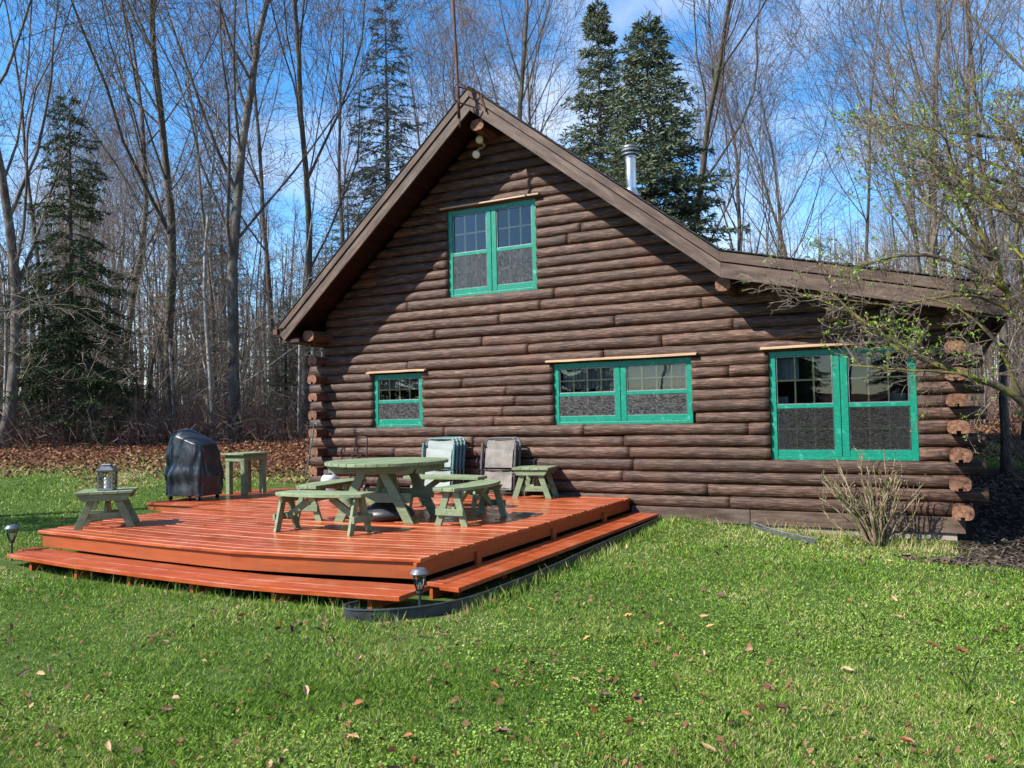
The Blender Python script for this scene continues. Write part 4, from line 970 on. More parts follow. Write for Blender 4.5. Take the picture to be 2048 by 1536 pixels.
place('spruce_tree', spD, at(250, 29), 4, (.5, .5, .28), 'small dark spruce sapling on the forest floor left of the grill', 'spruce')
place('spruce_tree', spD, (-6.8, -11.2, .3), 1.4, (.9, .9, .82), 'dark spruce beyond the left edge whose shadow falls on the lawn', 'spruce')
# mass of the wood behind
rg = random.Random(77); used = []
for i in range(76):
    px = rg.uniform(-250, 2350); dist = rg.uniform(34, 75)
    k = rg.randrange(6); H = dist*(rg.uniform(.17, .30) if px < 760 else rg.uniform(.10, .19) if px < 1700 else rg.uniform(.16, .25))
    if 1380 < px < 1850 : H *= .92
    T(px, dist, H, k, 'leafless tree deep in the wood behind the front row', rg.uniform(0, 6.28), group='leafless trees deep in the wood', wid=rg.uniform(.8, 1.1))
for i in range(120):
    px = rg.uniform(-200, 680) if i < 92 else rg.uniform(1850, 2300); dist = rg.uniform(25.5, 46)
    k = rg.randrange(3) if rg.random() > .12 else 2; s = rg.uniform(.35, 1.05); p = at(px, dist)
    place('sapling', SAPS[k], p, rg.uniform(0, 6.28), (s, s, s*rg.uniform(.9, 1.3)), 'thin leafless sapling in the undergrowth of the wood', 'sapling', 'leafless saplings in the undergrowth')
p = at(426, 27.5); place('birch_tree', SAPS[2], p, 1.3, (1.5, 1.5, 1.45), 'slim white barked birch between the two big trees left of the cabin', 'birch')
rg = random.Random(88)
for i in range(30):
    a = YAW+math.pi+rg.uniform(-1.5, 1.1); dist = rg.uniform(27, 44); p = Vector((CAM.x-math.sin(a)*dist, CAM.y+math.cos(a)*dist, 0)); p.z = .2; s = rg.uniform(.6, .85)
    place('bare_tree', PROT[rg.randrange(6)], p, rg.uniform(0, 6.28), (s, s, s), 'bare tree beyond the lawn facing the cabin, mirrored in the window panes', 'tree', 'bare trees facing the cabin')
for i in range(26):  # unseen spruces added behind the camera to darken the window reflections
    a = YAW+math.pi+rg.uniform(-1.6, 1.2); dist = rg.uniform(30, 46); p = Vector((CAM.x-math.sin(a)*dist, CAM.y+math.cos(a)*dist, 0)); p.z = .0; s = rg.uniform(.8, 1.15)
    place('spruce_tree', spD, p, rg.uniform(0, 6.28), (s*1.3, s*1.3, s), 'unseen dark spruce added behind the camera to darken the window reflections', 'spruce', 'spruces added for the window reflections')
# distant wood that reads as one mass
dw = MB(); rg = random.Random(9)
for i in range(2200):
    px = rg.uniform(-500, 2600); dist = rg.uniform(55, 120); p = at(px, dist); H = rg.uniform(7, 14); r_ = rg.uniform(.05, .14)
    q = p+Vector((rg.gauss(0, .5), rg.gauss(0, .5), H)); dw.tube([p-Vector((0, 0, .5)), (p+q)/2+rv(rg)*.15, q], [r_, r_*.7, .02], 4, cap=False)
    for k in range(9):
        t = rg.uniform(.25, .95); b = p.lerp(q, t); a = rg.uniform(0, 6.28); l = rg.uniform(.8, 2.6)*(1.2-t); e = b+Vector((math.cos(a)*l, math.sin(a)*l, l*rg.uniform(.2, 1.1)))
        dw.tube([b, (b+e)/2+rv(rg)*.12, e], [.03, .022, .012], 3, cap=False)
o = dw.build('distant_woodland', MT['twig'], smooth=True); tag(o, 'far off mass of bare trunks and branches', 'woodland', kind='stuff')
# undergrowth: dry stems and twigs at the forest edge
ug = MB(); rg = random.Random(19)
for i in range(3200):
    px = rg.uniform(-200, 700) if i < 2600 else rg.uniform(1880, 2400); dist = rg.triangular(22.5, 44, 27); p = at(px, dist)
    h = rg.uniform(.25, 1.7); d = Vector((rg.gauss(0, .35), rg.gauss(0, .35), 1)).normalized(); pts = [p, p+d*h*.5+rv(rg)*.05, p+d*h+rv(rg)*.12]
    ug.tube(pts, [.008, .006, .004], 3, cap=False)
    for k in range(4):
        b = pts[0].lerp(pts[2], rg.uniform(.3, .9)); ug.tube([b, b+rv(rg)*.22+Vector((0, 0, .15))], [.005, .003], 3, cap=False)
o = ug.build('undergrowth', MT['twig2']); tag(o, 'dry brown stems and twigs at the edge of the wood', 'undergrowth', kind='stuff')
# ------------------------------------------------------------------ near trees and shrubs, limb by limb
def limb_tree(name, loc, limbs, P, seed, mats, label, cat, leaf=0, leafsz=.03, bud=0, minr=.0022, mossr=.02, tw_start=.15, spacing=.14, tl=(.35, .8), leafbox=None, group=None):
    rg = random.Random(seed); base = Vector(loc); e = empty(name, loc); tag(e, label, cat, group)
    trunk = MB(); crown = MB(); lv = MB(); bd = MB()
    def addleaf(p, d):
        for _ in range(rg.randint(3, 5)):
            dd = (d+rv(rg)*.7).normalized(); a = dd.orthogonal().normalized(); a = Matrix.Rotation(rg.uniform(0, 6.28), 3, dd) @ a; s_ = leafsz*rg.uniform(.6, 1.25); q = p+rv(rg)*.006
            n_ = dd.cross(a)*s_*.12
            lv.add([q, q+dd*s_*.5+a*s_*.24+n_, q+dd*s_, q+dd*s_*.5-a*s_*.24+n_], [(0, 1, 2, 3)])
    for pts, r0, r1 in limbs:
        pts = [Vector(p)-base for p in pts]; fine = []
        for i in range(len(pts)-1):
            p0 = pts[max(0, i-1)]; p1 = pts[i]; p2 = pts[i+1]; p3 = pts[min(len(pts)-1, i+2)]
            ns = max(2, int((p2-p1).length/.10))
            for k in range(ns):
                t = k/ns; fine.append(.5*((2*p1)+(p2-p0)*t+(2*p0-5*p1+4*p2-p3)*t*t+(3*p1-p0-3*p2+p3)*t**3)+rv(rg)*r0*.12)
        fine.append(pts[-1]); n = len(fine); rad = [r0+(r1-r0)*(i/(n-1))**.8 for i in range(n)]
        trunk.tube(fine, rad, 8 if r0 > .015 else 5)
        dist = 0
        for i in range(1, n):
            dist += (fine[i]-fine[i-1]).length
            if i/n < tw_start: continue
            if dist > spacing:
                dist = 0; d = (fine[i]-fine[i-1]).normalized()
                for _ in range(P.get('per', 1)):
                    ax = d.cross(rv(rg)).normalized(); an = R(rg.uniform(30, 75)); nd = d*math.cos(an)+ax*math.sin(an); nd.z += P.get('lift', .2)
                    out = [[] for _ in range(6)]; grow(out, fine[i], nd, rg.uniform(*tl), min(rad[i]*.55, P.get('r', .008)), 0, P, rg)
                    for l_, br in enumerate(out):
                        for q, rr_ in br:
                            crown.tube(q, [max(minr, z_) for z_ in rr_], 4 if l_ == 0 else 3, cap=False)
                            dd = (q[-1]-q[-2]).normalized(); wp = q[-1]+base
                            if leaf and rg.random() < leaf*(leafbox(wp) if leafbox else 1): addleaf(q[-1], dd)
                            elif bud and rg.random() < bud: bd.add([q[-1]+rv(rg)*.003, q[-1]+dd*.02+rv(rg)*.006, q[-1]+dd*.03, q[-1]+dd*.014+rv(rg)*.008], [(0, 1, 2, 3)])
    trunk.build('trunk', MT[mats[0]], e, smooth=True); crown.build('twigs', MT[mats[1]], e, smooth=True)
    if lv.v: lv.build('leaves', MT['leaf'], e)
    if bd.v: bd.build('buds', MT['bud'], e)
    print(name, len(trunk.v), len(crown.v), len(lv.f))
    return e
TW = dict(max=2, seg=[4, 3, 2], wob=[.14, .18, .2], up=[.04, .03, .02], st=[.2, .2, .2], ch=[1.0, .9, 0], ang=[(25, 60), (25, 60), (25, 60)], len=[(.4, .7), (.4, .7), (.4, .7)], tip=.4, r=.007, per=1, lift=.1)
D0 = 9.6       # horizontal distance of the tree's near limbs
base = Vector((11.75, -2.1, hgt(11.75, -2.1)))
fork = base+Vector((.05, 0, 1.15))
def px3(l): return [pix(a, b, c) for a, b, c in l]
limbs = [([base-Vector((0, 0, .2)), base+Vector((-.03, .02, .6)), fork], .11, .085),
  ([fork]+px3([(2120, 880, 10.0), (2046, 802, 9.8), (1985, 768, 9.6), (1930, 748, 9.5), (1870, 728, 9.5), (1800, 690, 9.45), (1745, 655, 9.4), (1700, 620, 9.4), (1660, 585, 9.4)]), .058, .012),
  (px3([(1985, 768, 9.6), (1920, 748, 9.3), (1850, 742, 9.2), (1780, 738, 9.15), (1700, 730, 9.1)]), .022, .007),
  (px3([(1870, 728, 9.5), (1800, 700, 9.7), (1720, 640, 9.8), (1640, 600, 9.9), (1560, 575, 9.9)]), .018, .005),
  ([fork]+px3([(2110, 760, 10.2), (2060, 640, 10.2), (2010, 580, 10.1), (1985, 520, 10.0), (1955, 455, 10.0), (1925, 400, 10.0), (1905, 330, 10.0), (1890, 260, 10.0)]), .062, .012),
  (px3([(2010, 580, 10.1), (1960, 545, 9.9), (1900, 520, 9.8), (1830, 510, 9.7), (1760, 520, 9.7), (1690, 540, 9.8)]), .035, .008),
  (px3([(1985, 520, 10.0), (1930, 470, 9.9), (1870, 420, 9.9), (1810, 380, 9.9), (1760, 350, 9.9)]), .028, .006),
  (px3([(1925, 400, 10.0), (1870, 340, 10.0), (1820, 280, 10.0), (1780, 230, 10.0)]), .02, .005),
  ([fork]+px3([(2140, 640, 10.5), (2090, 480, 10.5), (2040, 380, 10.4), (2000, 300, 10.4), (1965, 230, 10.4), (1940, 160, 10.4)]), .05, .010),
  (px3([(2060, 640, 10.2), (2040, 540, 10.0), (2035, 450, 9.9), (2030, 360, 9.9)]), .03, .008),
  (px3([(2046, 802, 9.8), (2000, 700, 9.6), (1960, 650, 9.5), (1900, 610, 9.5), (1830, 590, 9.4)]), .022, .006),
  (px3([(2060, 660, 10.2), (2000, 610, 10.0), (1930, 590, 9.8), (1850, 600, 9.7), (1780, 610, 9.7), (1700, 600, 9.7), (1620, 590, 9.7)]), .024, .005)]
TWR = dict(TW); TWR.update(max=2, ch=[1.3, 1.2, 0], seg=[5, 4, 3], wob=[.24, .26, .26])
_rg = random.Random(91)
for _i in range(16):       # more crooked limbs in the crown
    a_ = _rg.uniform(0, 1); x0_ = 2120-60*a_; y0_ = 600-340*a_; dd_ = _rg.uniform(9.7, 10.9); x1_ = _rg.uniform(1700, 2150); y1_ = max(230, y0_-_rg.uniform(60, 300))
    limbs.append((px3([(x0_, y0_, dd_), (x0_+(x1_-x0_)*.35+_rg.uniform(-15, 15), y0_+(y1_-y0_)*.25, dd_-.1), (x0_+(x1_-x0_)*.7+_rg.uniform(-15, 15), y0_+(y1_-y0_)*.62+_rg.uniform(-20, 20), dd_-.1), (x1_, y1_, dd_)]), _rg.uniform(.022, .045), .006))
limb_tree('leafing_tree', tuple(base), limbs, TWR, 4, ('moss', 'twigb'), 'mossy tree at the right whose leafing twigs reach over the wing window', 'tree', leaf=.22, leafsz=.042, bud=.25,
          minr=.0026, spacing=.12, tl=(.3, .8), leafbox=lambda p: 1.6 if noise.noise(p*1.7) > .05 else .18)
# multi-stem shrub below the wing window
sb0 = Vector((9.62, -.62, hgt(9.62, -.62))); rg = random.Random(31); limbs = []
for i in range(44):
    a = rg.uniform(0, 6.28); k = rg.uniform(.05, 1); rr_ = .12*math.sqrt(rg.random()); h = rg.uniform(.8, 1.32)*(1-.25*k); sp_ = k*.62
    b0 = sb0+Vector((math.cos(a)*rr_, math.sin(a)*rr_, -.03)); dx, dy = math.cos(a)*sp_*1.15, math.sin(a)*sp_*.75
    limbs.append(([b0, b0+Vector((dx*.25, dy*.25, h*.35)), b0+Vector((dx*.62, dy*.62, h*.68))+rv(rg)*.03, b0+Vector((dx, dy, h))+rv(rg)*.03], rg.uniform(.011, .02), .006))
limbs.append(([sb0, sb0+Vector((-.35, -.2, .18)), sb0+Vector((-.62, -.1, .42)), sb0+Vector((-.62, -.05, .75))], .014, .005))
limbs.append(([sb0, sb0+Vector((.25, -.1, .15)), sb0+Vector((.42, -.05, .38)), sb0+Vector((.50, -.05, .62))], .013, .005))
TWS = dict(TW); TWS.update(max=1, ch=[.8, 0, 0], seg=[3, 2, 2], lift=.5, r=.006)
limb_tree('leafless_shrub', tuple(sb0), limbs, TWS, 12, ('lichen', 'lichen'), 'leafless many stemmed shrub crusted with pale lichen below the wing window', 'shrub', leaf=0, bud=.3, minr=.003, spacing=.08, tl=(.06, .2), tw_start=.35)
# dark twiggy bush at the right edge behind the corner
bb = Vector((11.9, 1.4, hgt(11.9, 1.4))); rg = random.Random(41); limbs = []
for i in range(46):
    a = rg.uniform(0, 6.28); k = rg.uniform(.1, 1); h = rg.uniform(1.0, 2.0)*(1-.3*k); dx, dy = math.cos(a)*k*.95, math.sin(a)*k*.95
    b0 = bb+Vector((math.cos(a)*.15, math.sin(a)*.15, -.03)); limbs.append(([b0, b0+Vector((dx*.3, dy*.3, h*.4)), b0+Vector((dx*.7, dy*.7, h*.75)), b0+Vector((dx, dy, h))], rg.uniform(.008, .013), .004))
TWB = dict(TW); TWB.update(max=1, ch=[1.2, 0, 0], seg=[3, 2, 2], lift=.4, r=.005)
limb_tree('twiggy_bush', tuple(bb), limbs, TWB, 13, ('bark', 'twig2'), 'dark twiggy bush with budding stems behind the right corner of the cabin', 'bush', leaf=.12, leafsz=.025, minr=.003, spacing=.16, tl=(.2, .5), tw_start=.2)
# long thin branches reaching in from a tree beyond the left edge
lb = at(-260, 15.5); f0 = lb+Vector((0, 0, 2.6))
limbs = [([lb-Vector((0, 0, .3)), lb+Vector((.05, .05, 1.3)), f0, f0+Vector((.1, .2, 2.5)), f0+Vector((0, .3, 5))], .12, .03),
  ([f0]+px3([(-100, 590, 15.2), (0, 622, 15), (60, 600, 14.9), (130, 585, 14.8), (200, 562, 14.8), (300, 548, 14.7)]), .022, .004),
  ([f0]+px3([(-100, 640, 15.2), (0, 590, 15), (90, 610, 14.8), (160, 628, 14.7), (220, 665, 14.6), (300, 690, 14.5), (350, 730, 14.5)]), .020, .004),
  (px3([(90, 610, 14.8), (150, 612, 14.6), (210, 645, 14.5), (280, 640, 14.5)]), .009, .003),
  ([f0]+px3([(-60, 700, 15.0), (30, 705, 14.8), (60, 725, 14.7), (120, 758, 14.6), (190, 752, 14.6), (230, 735, 14.6)]), .014, .003),
  (px3([(0, 500, 15), (45, 520, 14.9), (58, 600, 14.8), (60, 725, 14.7)]), .009, .004),
  (px3([(160, 628, 14.7), (250, 700, 14.6), (320, 770, 14.5), (400, 800, 14.5)]), .008, .003)]
limb_tree('leafless_tree', tuple(lb), limbs, TW, 6, ('bark2', 'twig3'), 'tree beyond the left edge sending long thin drooping branches over the lawn edge', 'tree', leaf=0, bud=.1, minr=.0035, spacing=.38, tl=(.3, .9), tw_start=.3)

# ------------------------------------------------------------------ grass, leaves and litter
rs = np.random.RandomState(3)
cxy = np.array([CAM.x, CAM.y])
# sampled height lookup
GX = np.linspace(-30, 26, 281); GY = np.linspace(-14, 36, 251)
HG = np.array([[hgt(x, y) for x in GX] for y in GY]); LG = np.array([[litter_w(x, y) for x in GX] for y in GY])
def lut(T_, x, y):
    fx = np.clip((x-GX[0])/(GX[1]-GX[0]), 0, len(GX)-1.001); fy = np.clip((y-GY[0])/(GY[1]-GY[0]), 0, len(GY)-1.001); i = fx.astype(int); j = fy.astype(int); a = fx-i; b = fy-j
    return T_[j, i]*(1-a)*(1-b)+T_[j, i+1]*a*(1-b)+T_[j+1, i]*(1-a)*b+T_[j+1, i+1]*a*b
MGX = np.linspace(9, 16, 71); MGY = np.linspace(-4, 6, 101)
MG = np.array([[mulch_w(x, y) for x in MGX] for y in MGY])
def vnoise(x, y, s, seed):
    r = np.random.RandomState(seed); G_ = r.rand(256, 256); fx = x*s+1000; fy = y*s+1000; i = np.floor(fx).astype(int); j = np.floor(fy).astype(int); a = fx-i; b = fy-j
    a = a*a*(3-2*a); b = b*b*(3-2*b); i0, i1, j0, j1 = i % 256, (i+1) % 256, j % 256, (j+1) % 256
    return G_[j0, i0]*(1-a)*(1-b)+G_[j0, i1]*a*(1-b)+G_[j1, i0]*(1-a)*b+G_[j1, i1]*a*b
def ok_ground(x, y, r=None):
    m = ~((x > .25) & (x < 6.70) & (y > -6.42) & (y < .1)) & ~((x > -1.3) & (x < .4) & (y > -2.98) & (y < .1)) & ~((x > -.2) & (x < 10.68) & (y > -.12) & (y < 8.6))
    i = np.clip(((x-9)/.1).astype(int), 0, 70); j = np.clip(((y+4)/.1).astype(int), 0, 100); mm = (x > 9) & (x < 16) & (y > -4) & (y < 6) & (MG[j, i] > .25)
    return m & ~mm
def samp(n, r0, r1, mode='log', half=.78):
    th = rs.uniform(-half, half, n)+YAW; u = rs.rand(n)
    r = r0*(r1/r0)**u if mode == 'log' else np.sqrt(r0*r0+(r1*r1-r0*r0)*u)
    return CAM.x-np.sin(th)*r, CAM.y+np.cos(th)*r, r
def blades(x, y, r, hmul, wid, lean=.55):
    n = len(x); z = lut(HG, x, y)-.008; h = hmul*(.55+.75*rs.rand(n)); a = rs.uniform(0, 2*np.pi, n); w_ = wid*(.7+.6*rs.rand(n)); ln = lean*(.3+rs.rand(n)); b = rs.uniform(0, 2*np.pi, n)
    dx, dy = np.cos(a)*w_/2, np.sin(a)*w_/2; lx, ly = np.cos(b)*ln*h, np.sin(b)*ln*h
    V = np.empty((n, 5, 3)); V[:, 0] = np.stack([x-dx, y-dy, z], 1); V[:, 1] = np.stack([x+dx, y+dy, z], 1)
    V[:, 2] = np.stack([x+dx*.8+lx*.4, y+dy*.8+ly*.4, z+h*.62], 1); V[:, 3] = np.stack([x+lx, y+ly, z+h*.95], 1); V[:, 4] = np.stack([x-dx*.8+lx*.4, y-dy*.8+ly*.4, z+h*.62], 1)
    F = np.arange(n*5).reshape(n, 5); return V.reshape(-1, 3), F
def grassmat():
    m = bpy.data.materials.new('lawn_grass_blade'); m.use_nodes = True; t = m.node_tree; b = t.nodes['Principled BSDF']; b.inputs['Roughness'].default_value = .55; b.inputs['Specular IOR Level'].default_value = .35; lk = t.links.new
    geo = N(t, 'ShaderNodeNewGeometry'); r = N(t, 'ShaderNodeValToRGB'); e = r.color_ramp.elements; r.color_ramp.interpolation = 'LINEAR'
    cs = [(0, (.045,.105,.010)), (.30, (.105,.225,.018)), (.65, (.21,.345,.035)), (.90, (.34,.43,.08)), (.965, (.50,.43,.18)), (1, (.58,.48,.24))]
    e[0].color = (*cs[0][1], 1); e[1].color = (*cs[-1][1], 1)
    for p, c in cs[1:-1]: x = e.new(p); x.color = (*c, 1)
    tc_ = N(t, 'ShaderNodeTexCoord'); no = N(t, 'ShaderNodeTexNoise', i_Scale=.55, i_Detail=5.0, i_Roughness=.6); lk(tc_.outputs['Object'], no.inputs['Vector'])
    mr = N(t, 'ShaderNodeMapRange'); mr.inputs[1].default_value = .35; mr.inputs[2].default_value = .65; mr.inputs[3].default_value = -.20; mr.inputs[4].default_value = .20; lk(no.outputs[0], mr.inputs[0])
    at_ = N(t, 'ShaderNodeAttribute', attribute_name='dry'); ad2 = N(t, 'ShaderNodeMath', operation='ADD'); lk(mr.outputs[0], ad2.inputs[0]); lk(at_.outputs['Fac'], ad2.inputs[1])
    ad = N(t, 'ShaderNodeMath', operation='ADD'); lk(geo.outputs['Random Per Island'], ad.inputs[0]); lk(ad2.outputs[0], ad.inputs[1]); lk(ad.outputs[0], r.inputs[0]); lk(r.outputs[0], b.inputs['Base Color'])
    tr = N(t, 'ShaderNodeBsdfTranslucent'); lk(r.outputs[0], tr.inputs[0]); ms = N(t, 'ShaderNodeMixShader', i_0=.28); lk(b.outputs[0], ms.inputs[1]); lk(tr.outputs[0], ms.inputs[2]); lk(ms.outputs[0], t.nodes['Material Output'].inputs[0])
    return m
GM = grassmat()
Vs = []; Fs = []; off_ = 0; dry = []
def push(x, y, r, hm, wd, dr, lean=.55):
    global off_
    V, F = blades(x, y, r, hm, wd, lean); Vs.append(V); Fs.append(F+off_); off_ += len(V); dry.append(np.repeat(dr, 5))
def drym(x, y):
    k = np.zeros_like(x); k += .45*np.clip(1-np.hypot((x-9.6)/3.2, (y+1.0)/1.0), 0, 1)+.35*np.clip(1-np.hypot((x-8.3)/1.5, (y+.35)/.6), 0, 1)
    k += .55*np.clip(lut(LG, x, y)+1.6, 0, 1)*(rs.rand(len(x)) < .8); return k
for n, r0, r1, md in ((230000, 2.6, 5.5, 'area'), (620000, 5.0, 27, 'log')):
    x, y, r = samp(n, r0, r1, md); tuft = vnoise(x, y, 1.6, 5); thin = vnoise(x, y, 5.5, 8)
    m = ok_ground(x, y) & (lut(LG, x, y) < .15+.7*rs.rand(n)) & (thin+.55*rs.rand(n) > .34); x, y, r, tuft = x[m], y[m], r[m], tuft[m]
    push(x, y, r, (.021+.026*tuft**2)*(1+.02*r), .0038*np.maximum(1, r/5.2), drym(x, y)+.10*(tuft-.5), .95)
# taller unmown blades along the deck edge, edging and wall
ex = []; ey = []
for (xa, ya), (xb, yb), k, wd in (((.4, -6.40), (3.5, -6.62), 500, .08), ((3.5, -6.62), (5.9, -6.55), 400, .08), ((5.7, -6.6), (6.5, -6.62), 200, .05), ((6.80, -6.3), (6.84, -.3), 1500, .08), ((6.7, -.22), (9.2, -.24), 500, .10), ((9.2, -.5), (10.4, -.5), 500, .2), ((.0, -6.0), (.1, -3), 300, .15), ((-1.35, -3.0), (-1.4, -.2), 250, .1)):
    t = rs.rand(k); ex.append(xa+(xb-xa)*t+rs.randn(k)*wd*(.3 if xa == xb else .5)); ey.append(ya+(yb-ya)*t+rs.randn(k)*wd*.6)
x = np.concatenate(ex); y = np.concatenate(ey); m = ok_ground(x, y); x, y = x[m], y[m]; push(x, y, None, .075+.09*rs.rand(len(x))**2, .004, .25*(rs.rand(len(x)) < .4)+drym(x, y)*.5, .5)
# tufts
tx = []; ty = []
for i in range(260):
    a, b, c = samp(1, 4, 14); k = rs.randint(14, 34); tx.append(a+rs.randn(k)*.03); ty.append(b+rs.randn(k)*.03)
x = np.concatenate(tx); y = np.concatenate(ty); m = ok_ground(x, y); x, y = x[m], y[m]; push(x, y, None, .075+.04*rs.rand(len(x)), .0035, -.1+.0*x, .6)
# straw tufts by the wall
k = 420; c = rs.randint(0, 5, k); bx = np.array([8.75, 9.15, 9.9, 10.3, 8.45])[c]; by = np.array([-.28, -.35, -.75, -.8, -.25])[c]; push(bx+rs.randn(k)*.13, by+rs.randn(k)*.06, None, .09+.10*rs.rand(k), .004, .75+0*bx, .7)
V = np.concatenate(Vs); F = np.concatenate(Fs); me = fast_mesh('lawn_grass', V, F, GM); at_ = me.attributes.new('dry', 'FLOAT', 'POINT'); at_.data.foreach_set('value', np.concatenate(dry).astype(np.float32))
o = bpy.data.objects.new('lawn_grass', me); C.objects.link(o); tag(o, 'short green lawn grass with straw coloured patches', 'grass', kind='stuff'); print('blades', len(F))
# clover patches
x, y, r = samp(90000, 3.0, 12, 'log'); m = ok_ground(x, y) & (vnoise(x, y, .9, 21)+.25*vnoise(x, y, 4, 22) > .78); x, y = x[m], y[m]; n = len(x); z = lut(HG, x, y)+.012+.016*rs.rand(n); s_ = .004+.004*rs.rand(n); tx_, ty_ = rs.randn(n)*.35, rs.randn(n)*.35
V = np.empty((n, 6, 3))
for k in range(6):
    a = k*np.pi/3; V[:, k] = np.stack([x+np.cos(a)*s_, y+np.sin(a)*s_, z+s_*(np.cos(a)*tx_+np.sin(a)*ty_)], 1)
MT['clover'] = mat('clover_leaf', [(.17,.28,.035),(.27,.38,.06)], .6, island=(.6, 1.4), trans=.25)
o = bpy.data.objects.new('clover', fast_mesh('clover', V.reshape(-1, 3), np.arange(n*6).reshape(n, 6), MT['clover'])); C.objects.link(o); tag(o, 'small round clover leaves mixed in the lawn', 'clover', kind='stuff')
# dead leaves: curled leaf meshes
LM = [mat('dead_leaf_rust', [(.20,.065,.022),(.33,.12,.045)], .6, scale=(40,)*3, trans=.15), mat('dead_leaf_dark', [(.055,.025,.015),(.12,.055,.03)], .6, scale=(40,)*3), mat('dead_leaf_tan', [(.36,.22,.11),(.52,.36,.20)], .65, scale=(40,)*3, trans=.15), mat('dead_leaf_ochre', [(.42,.22,.05),(.55,.32,.09)], .6, scale=(40,)*3, trans=.15)]
def leafmesh(seed, m):
    rg = random.Random(seed); vs = []; n = 9; cu = rg.uniform(.3, 1.6); tw = rg.uniform(-.5, .5)
    L_ = 1.0; W_ = rg.uniform(.38, .62)
    for i in range(n+1):
        t = i/n; w_ = W_*.5*math.sin(math.pi*min(1, t*1.02)**.8)**.8*(1+.10*math.sin(t*40+seed)) + .006
        x = -.5+t; lift = .30*cu*(x)**2 + .06*rg.random()
        for u in (-1, -.5, 0, .5, 1):
            y = u*w_; z = lift + abs(u)**1.6*w_*cu*.75 + u*tw*.2*t
            vs.append((x, y*(1-.18*cu*abs(u)), z))
    fs = [(i*5+j, i*5+j+1, (i+1)*5+j+1, (i+1)*5+j) for i in range(n) for j in range(4)]
    b = len(vs); vs += [(.5, -.012, vs[-3][2]), (.5, .012, vs[-3][2]), (.68, .0, vs[-3][2]+.04)]; fs.append((b, b+1, b+2))
    me = bpy.data.meshes.new('dead_leaf'); me.from_pydata(vs, [], fs); me.materials.append(m); me.polygons.foreach_set('use_smooth', [True]*len(fs)); me.update(); return me
LMS = [(leafmesh(k*4+q, LM[q]), ['rust brown', 'dark brown', 'pale tan', 'ochre yellow'][q]) for k in range(3) for q in range(4)]
rg = random.Random(2); cnt = 0; leafpts = []
while cnt < 290:
    th = rg.uniform(-.62, .62)+YAW; r = 3.9*(13/3.9)**rg.random(); x, y = CAM.x-math.sin(th)*r, CAM.y+math.cos(th)*r
    if not ok_ground(np.array([x]), np.array([y]))[0] or y < -11.9: continue
    if noise.noise(Vector((x*.7, y*.7, 4))) < rg.uniform(-.6, .25): continue
    k = rg.choices(range(12), [3, 4, 2.6, 1]*3)[0]; me, cn = LMS[k]; o = bpy.data.objects.new('dead_leaf', me); C.objects.link(o); s = rg.uniform(.038, .092)*(1 if rg.random() < .7 else .6)
    o.scale = (s, s, s); o.location = (x, y, hgt(x, y)+.022+.015*rg.random()); o.rotation_euler = (rg.gauss(0, .5), rg.gauss(0, .4), rg.uniform(0, 6.28))
    tag(o, 'curled %s dead leaf lying on the lawn grass' % cn, 'leaf', '%s dead leaves on the lawn' % cn); cnt += 1
# small debris on the deck
dbs = MB(); rg = random.Random(44)
for i in range(150):
    x = rg.uniform(.5, 6.0); y = rg.uniform(-5.75, -.3); s = rg.uniform(.006, .02); q = Vector((x, y, DZ+.006)); a = rg.uniform(0, 6.28)
    d = Vector((math.cos(a), math.sin(a), 0))*s; e_ = Vector((-d.y, d.x, 0))*.5; dbs.add([q-d, q+e_+Vector((0, 0, .006)), q+d+Vector((0, 0, .003)), q-e_+Vector((0, 0, .004))], [(0, 1, 2, 3)])
for i in range(5):
    a = rg.uniform(0, 6.28); q = Vector((5.55+rg.gauss(0, .09), -3.1+rg.gauss(0, .05), DZ+.008)); s = .03; d = Vector((math.cos(a), math.sin(a), 0))*s; e_ = Vector((-d.y, d.x, 0))*.6; dbs.add([q-d, q+e_+Vector((0, 0, .012)), q+d+Vector((0, 0, .004)), q-e_+Vector((0, 0, .014))], [(0, 1, 2, 3)])
for i in range(25):
    x = rg.uniform(.7, 6.1); y = rg.uniform(-6.3, -6.0); s = rg.uniform(.006, .016); q = Vector((x, y, SZ+.010)); a = rg.uniform(0, 6.28); d = Vector((math.cos(a), math.sin(a), 0))*s; e_ = Vector((-d.y, d.x, 0))*.5; dbs.add([q-d, q+e_, q+d, q-e_], [(0, 1, 2, 3)])
o = dbs.build('leaf_crumbs', LM[1]); tag(o, 'scattered dark leaf crumbs on the deck boards', 'debris', kind='stuff')
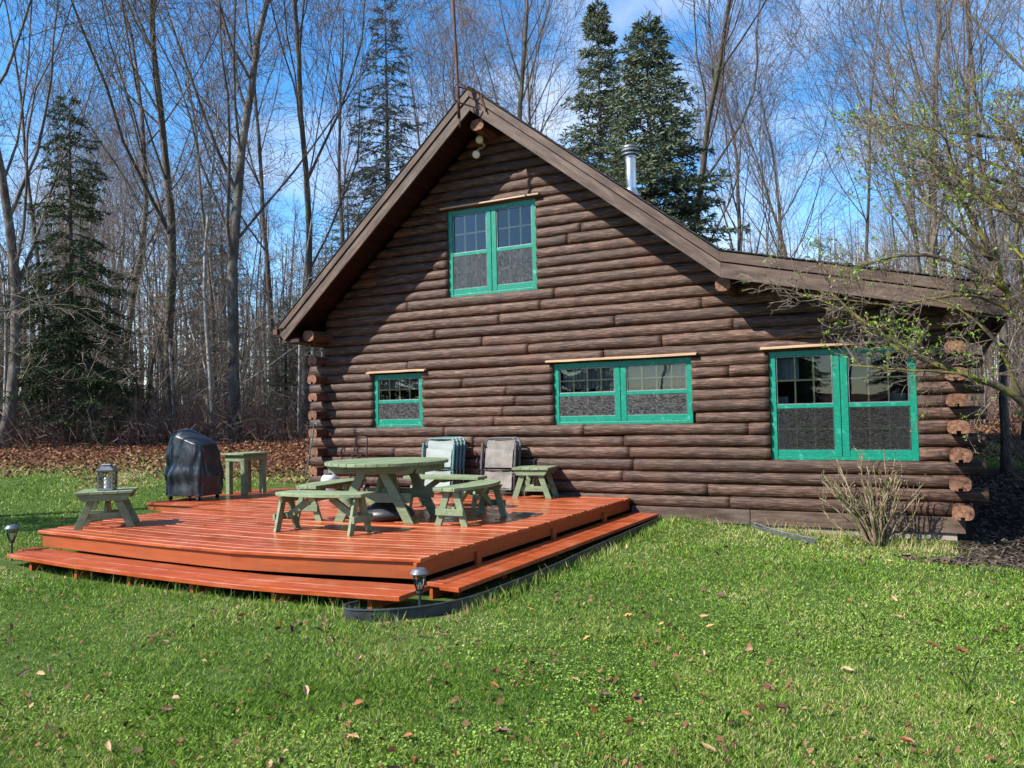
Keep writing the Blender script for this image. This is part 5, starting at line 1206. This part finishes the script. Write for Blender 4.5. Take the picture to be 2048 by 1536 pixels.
# forest litter as quads
MT['litter'] = mat('fallen_leaf_litter', [(.10,.035,.016),(.20,.085,.04)], .75, scale=(.6,)*3, island=(.45, 1.5), island2=((.34,.22,.11), .78), trans=.1)
def litter(n, r0, r1, cond, zoff=.01, sz=(.05, .11), half=.75, mode='log'):
    x, y, r = samp(n, r0, r1, mode, half); m = cond(x, y) & ok_ground(x, y); x, y, r = x[m], y[m], r[m]; n = len(x); z = lut(HG, x, y)+zoff+.03*rs.rand(n)
    s_ = rs.uniform(*sz, n)*.5; a = rs.uniform(0, 6.28, n); d = np.stack([np.cos(a)*s_, np.sin(a)*s_, rs.randn(n)*s_*.45], 1); e_ = np.stack([-np.sin(a)*s_*.6, np.cos(a)*s_*.6, rs.randn(n)*s_*.4], 1); c = np.stack([x, y, z], 1); up = np.stack([0*x, 0*x, s_*.3], 1)
    return np.stack([c-d, c+e_+up, c+d, c-e_+up], 1).reshape(-1, 3)
V1 = litter(130000, 15.5, 46, lambda x, y: lut(LG, x, y) > .6-rs.rand(len(x))*1.9)
o = bpy.data.objects.new('leaf_litter', fast_mesh('leaf_litter', V1, np.arange(len(V1)).reshape(-1, 4), MT['litter'])); C.objects.link(o); tag(o, 'reddish brown carpet of dead leaves under the trees', 'leaf litter', kind='stuff')
V2 = litter(3400, 3.6, 19, lambda x, y: vnoise(x, y, .8, 4) > .3, .022, (.018, .05))
o = bpy.data.objects.new('leaf_scatter', fast_mesh('leaf_scatter', V2, np.arange(len(V2)).reshape(-1, 4), MT['litter'])); C.objects.link(o); tag(o, 'tiny far off dead leaves sprinkled over the lawn', 'leaves', kind='stuff')
# mulch chips at the right corner
n = 16000; x = rs.uniform(9.2, 14, n); y = rs.uniform(-3.0, 5, n); i = np.clip(((x-9)/.1).astype(int), 0, 70); j = np.clip(((y+4)/.1).astype(int), 0, 100); m = (MG[j, i] > -.25) & ~((x < 10.7) & (y > -.1)); x, y = x[m], y[m]; n = len(x)
z = lut(HG, x, y)+.004+.02*rs.rand(n); s_ = rs.uniform(.012, .05, n); a = rs.uniform(0, 6.28, n); d = np.stack([np.cos(a)*s_, np.sin(a)*s_, rs.randn(n)*s_*.25], 1); e_ = np.stack([-np.sin(a)*s_*.22, np.cos(a)*s_*.22, rs.randn(n)*.004], 1); c = np.stack([x, y, z], 1)
V3 = np.stack([c-d-e_, c-d+e_, c+d+e_, c+d-e_], 1).reshape(-1, 3)
o = bpy.data.objects.new('mulch', fast_mesh('mulch', V3, np.arange(n*4).reshape(-1, 4), MT['mulch'])); C.objects.link(o); tag(o, 'dark wood chip mulch bed at the right corner of the cabin', 'mulch', kind='stuff')
